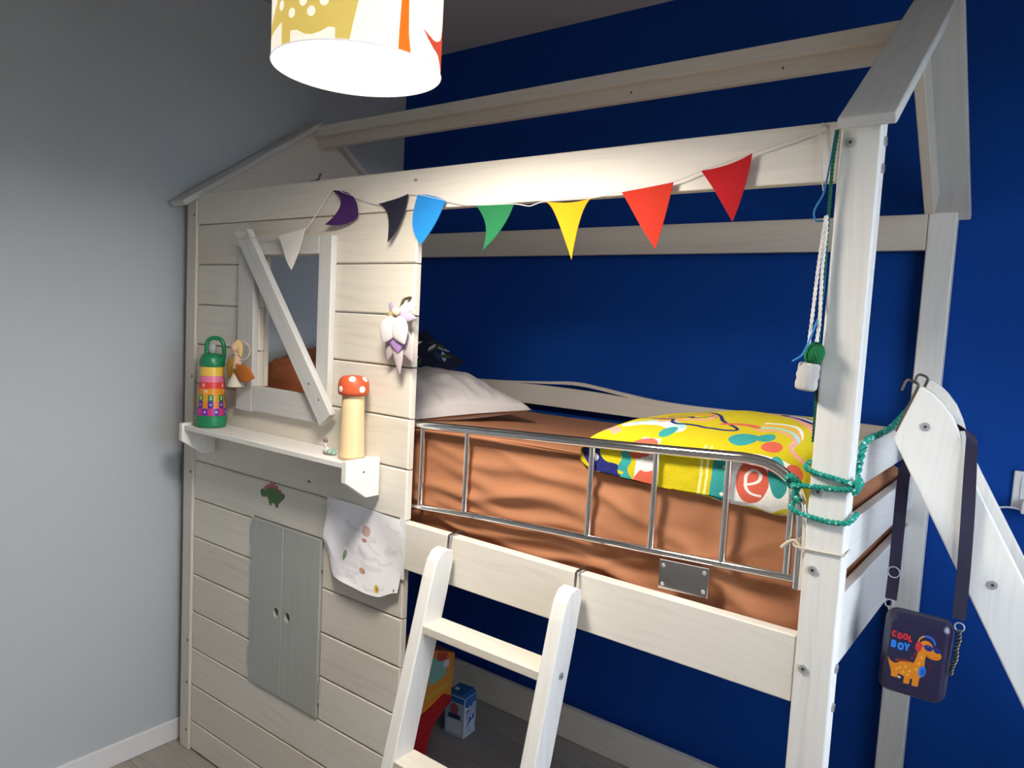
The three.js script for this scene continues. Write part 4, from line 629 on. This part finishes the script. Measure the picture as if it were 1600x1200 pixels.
// ---------------------------------------------------------------- under the bed
{ // plastic toy with a red arched foot
  const k = (1.0 / 1.753) * (2.353 - 0.67), Q = ([z, y]) => [-(1.307 + (z - 1.307) * k), 1.5285 + (y - 1.5285) * k];
  const t = thing('plastic_toy', 'yellow and orange plastic toy on red arched foot under the bed', 'toy', [0.55, 0, -0.6]);
  const ex = (pts, a, b, bev = 0.004) => slab(pts.map(Q), 0, b - a, bev, [], 2).rotateY(Math.PI / 2).translate(a, 0, 0);
  const plastic = (r, g, b) => std(lin(r, g, b), 0.3);
  part('orange_panel', ex([[-0.45, 0.345], [-0.60, 0.335], [-0.755, 0.27], [-0.748, 0.17], [-0.742, 0.10], [-0.70, 0.12], [-0.60, 0.095], [-0.45, 0.08]], 0.46, 0.67), plastic(0.72, 0.26, 0.03), t);
  part('red_foot', ex([[-0.45, 0.08], [-0.60, 0.095], [-0.70, 0.13], [-0.738, 0.11], [-0.735, 0.085], [-0.69, 0.065], [-0.64, 0.03], [-0.615, -0.03], [-0.612, -0.064], [-0.555, -0.064], [-0.555, -0.02], [-0.5, 0.02], [-0.45, 0.02]], 0.455, 0.678), plastic(0.42, 0.012, 0.018), t);
  const st = (n, pts, m, lift) => part(n, ex(pts, 0.6702, 0.6712 + lift, 0.0002), m, t);
  st('sticker', [[-0.60, 0.30], [-0.71, 0.262], [-0.705, 0.20], [-0.62, 0.185]], plastic(0.20, 0.42, 0.36), 0); st('sticker', [[-0.655, 0.305], [-0.71, 0.285], [-0.705, 0.255], [-0.655, 0.27]], plastic(0.5, 0.05, 0.05), 0.0005); st('sticker', [[-0.69, 0.262], [-0.722, 0.255], [-0.718, 0.232], [-0.69, 0.232]], plastic(0.6, 0.6, 0.62), 0.001); st('sticker', [[-0.60, 0.16], [-0.73, 0.175], [-0.73, 0.15], [-0.60, 0.135]], plastic(0.62, 0.36, 0.05), 0);
}
{ // drink carton
  const map = canvas(512, 512, (c, w, h) => { c.fillStyle = '#cfdbe6'; c.fillRect(0, 0, w, h); c.fillStyle = '#1f5fae'; c.fillRect(0, 0, w, h * 0.2); c.beginPath(); c.moveTo(0, h * 0.2); c.quadraticCurveTo(w * 0.5, h * 0.36, w, h * 0.16); c.lineTo(w, 0); c.lineTo(0, 0); c.fill(); c.fillStyle = '#2a62b4'; c.beginPath(); c.moveTo(60, 170); c.lineTo(470, 120); c.lineTo(450, 330); c.quadraticCurveTo(260, 300, 120, 420); c.closePath(); c.fill(); c.fillStyle = '#f3f6f8'; for (const [x, a] of [[120, 190], [200, 120], [290, 150], [370, 110]]) { c.fillRect(x, a, 46, 150); } c.fillStyle = '#8fb7c8'; for (let i = 0; i < 14; i++) { c.beginPath(); c.ellipse((i * 97) % w, 380 + (i * 53) % 120, 40, 22, i, 0, 7); c.fill(); } });
  const side = canvas(256, 512, (c, w, h) => { c.fillStyle = '#9fb0c4'; c.fillRect(0, 0, w, h); c.fillStyle = '#1f5fae'; c.fillRect(0, 0, w, h * 0.14); c.fillStyle = '#a05a5a'; c.beginPath(); c.ellipse(120, 170, 60, 80, 0, 0, 7); c.fill(); c.fillStyle = '#1a2a50'; c.fillRect(40, 230, 170, 60); c.fillStyle = '#c8ccd4'; c.fillRect(20, 310, 210, 170); });
  const k = thing('drink_carton', 'blue and white drink carton standing on the floor under the bed', 'carton', [0.668, 0, -0.72]);
  k.rotation.y = 0.10; origin.set(k, V(0, 0, 0));
  const w = 0.088, d = 0.075, h = 0.152, edge = 0.0025;
  part('body', new RoundedBoxGeometry(w, h, d, 2, edge).translate(0, h / 2, 0), std(lin(0.6, 0.68, 0.76), 0.4), k);
  part('printed_side', new THREE.PlaneGeometry(d - 0.005, h - 0.005).rotateY(Math.PI / 2).translate(w / 2 + 0.0004, h / 2, 0), std(0xffffff, 0.4, { map }), k); part('printed_side', new THREE.PlaneGeometry(w - 0.005, h - 0.005).translate(0, h / 2, d / 2 + 0.0004), std(0xffffff, 0.4, { map: side }), k);
  part('top', uvBox(slab([[-w / 2, h], [w / 2, h], [w / 2 - 0.012, h + 0.012], [-w / 2 + 0.012, h + 0.012]], -d / 2, d / 2, 0.002)), std(lin(0.025, 0.13, 0.38), 0.4), k);
  part('cap', lathe([[0, 0.006], [0.008, 0.006], [0.009, 0], [0, 0]], 20).translate(-0.012, h + 0.0122, 0.01), std(lin(0.5, 0.58, 0.62), 0.4), k);
}
{ const g = lathe([[0, -0.012], [0.009, -0.011], [0.013, -0.004], [0.013, 0.004], [0.009, 0.011], [0, 0.012]], 24).rotateZ(Math.PI / 2).translate(2.024, 1.0415, -0.15); tag(part('toy_bead', g, std(lin(0.16, 0.34, 0.72), 0.4), scene), 'small pale blue bead lying between the end rails beside the right post', 'bead'); }

// ---------------------------------------------------------------- wall socket with a plug
{
  const s = thing('wall_socket', 'white wall socket with a charger plug on the blue wall at the right', 'socket', [2.31, 1.16, ZB]);
  const z = ZB;
  part('plate', box(2.262, 2.345, 1.112, 1.212, z, z + 0.009, 0.004), M.trim, s);
  part('frame', box(2.279, 2.329, 1.139, 1.198, z + 0.009, z + 0.012, 0.0015), M.trim, s); part('slot', box(2.288, 2.2905, 1.172, 1.188, z + 0.0119, z + 0.0124, 0), M.dark, s);
  part('charger', box(2.285, 2.33, 1.108, 1.142, z + 0.0125, z + 0.05, 0.005), M.trim, s, 'white charger plug'); part('cable', tube([[2.286, 1.118, z + 0.04], [2.268, 1.119, z + 0.036], [2.25, 1.116, z + 0.03], [2.225, 1.108, z + 0.022], [2.195, 1.104, z + 0.014], [2.165, 1.112, z + 0.006]], 0.0024, 60, 8), M.trim, s);
}

scene.traverse((o) => { delete o.userData.__n; if (o.isMesh) o.castShadow = o.receiveShadow = true; });
renderer.render(scene, camera);
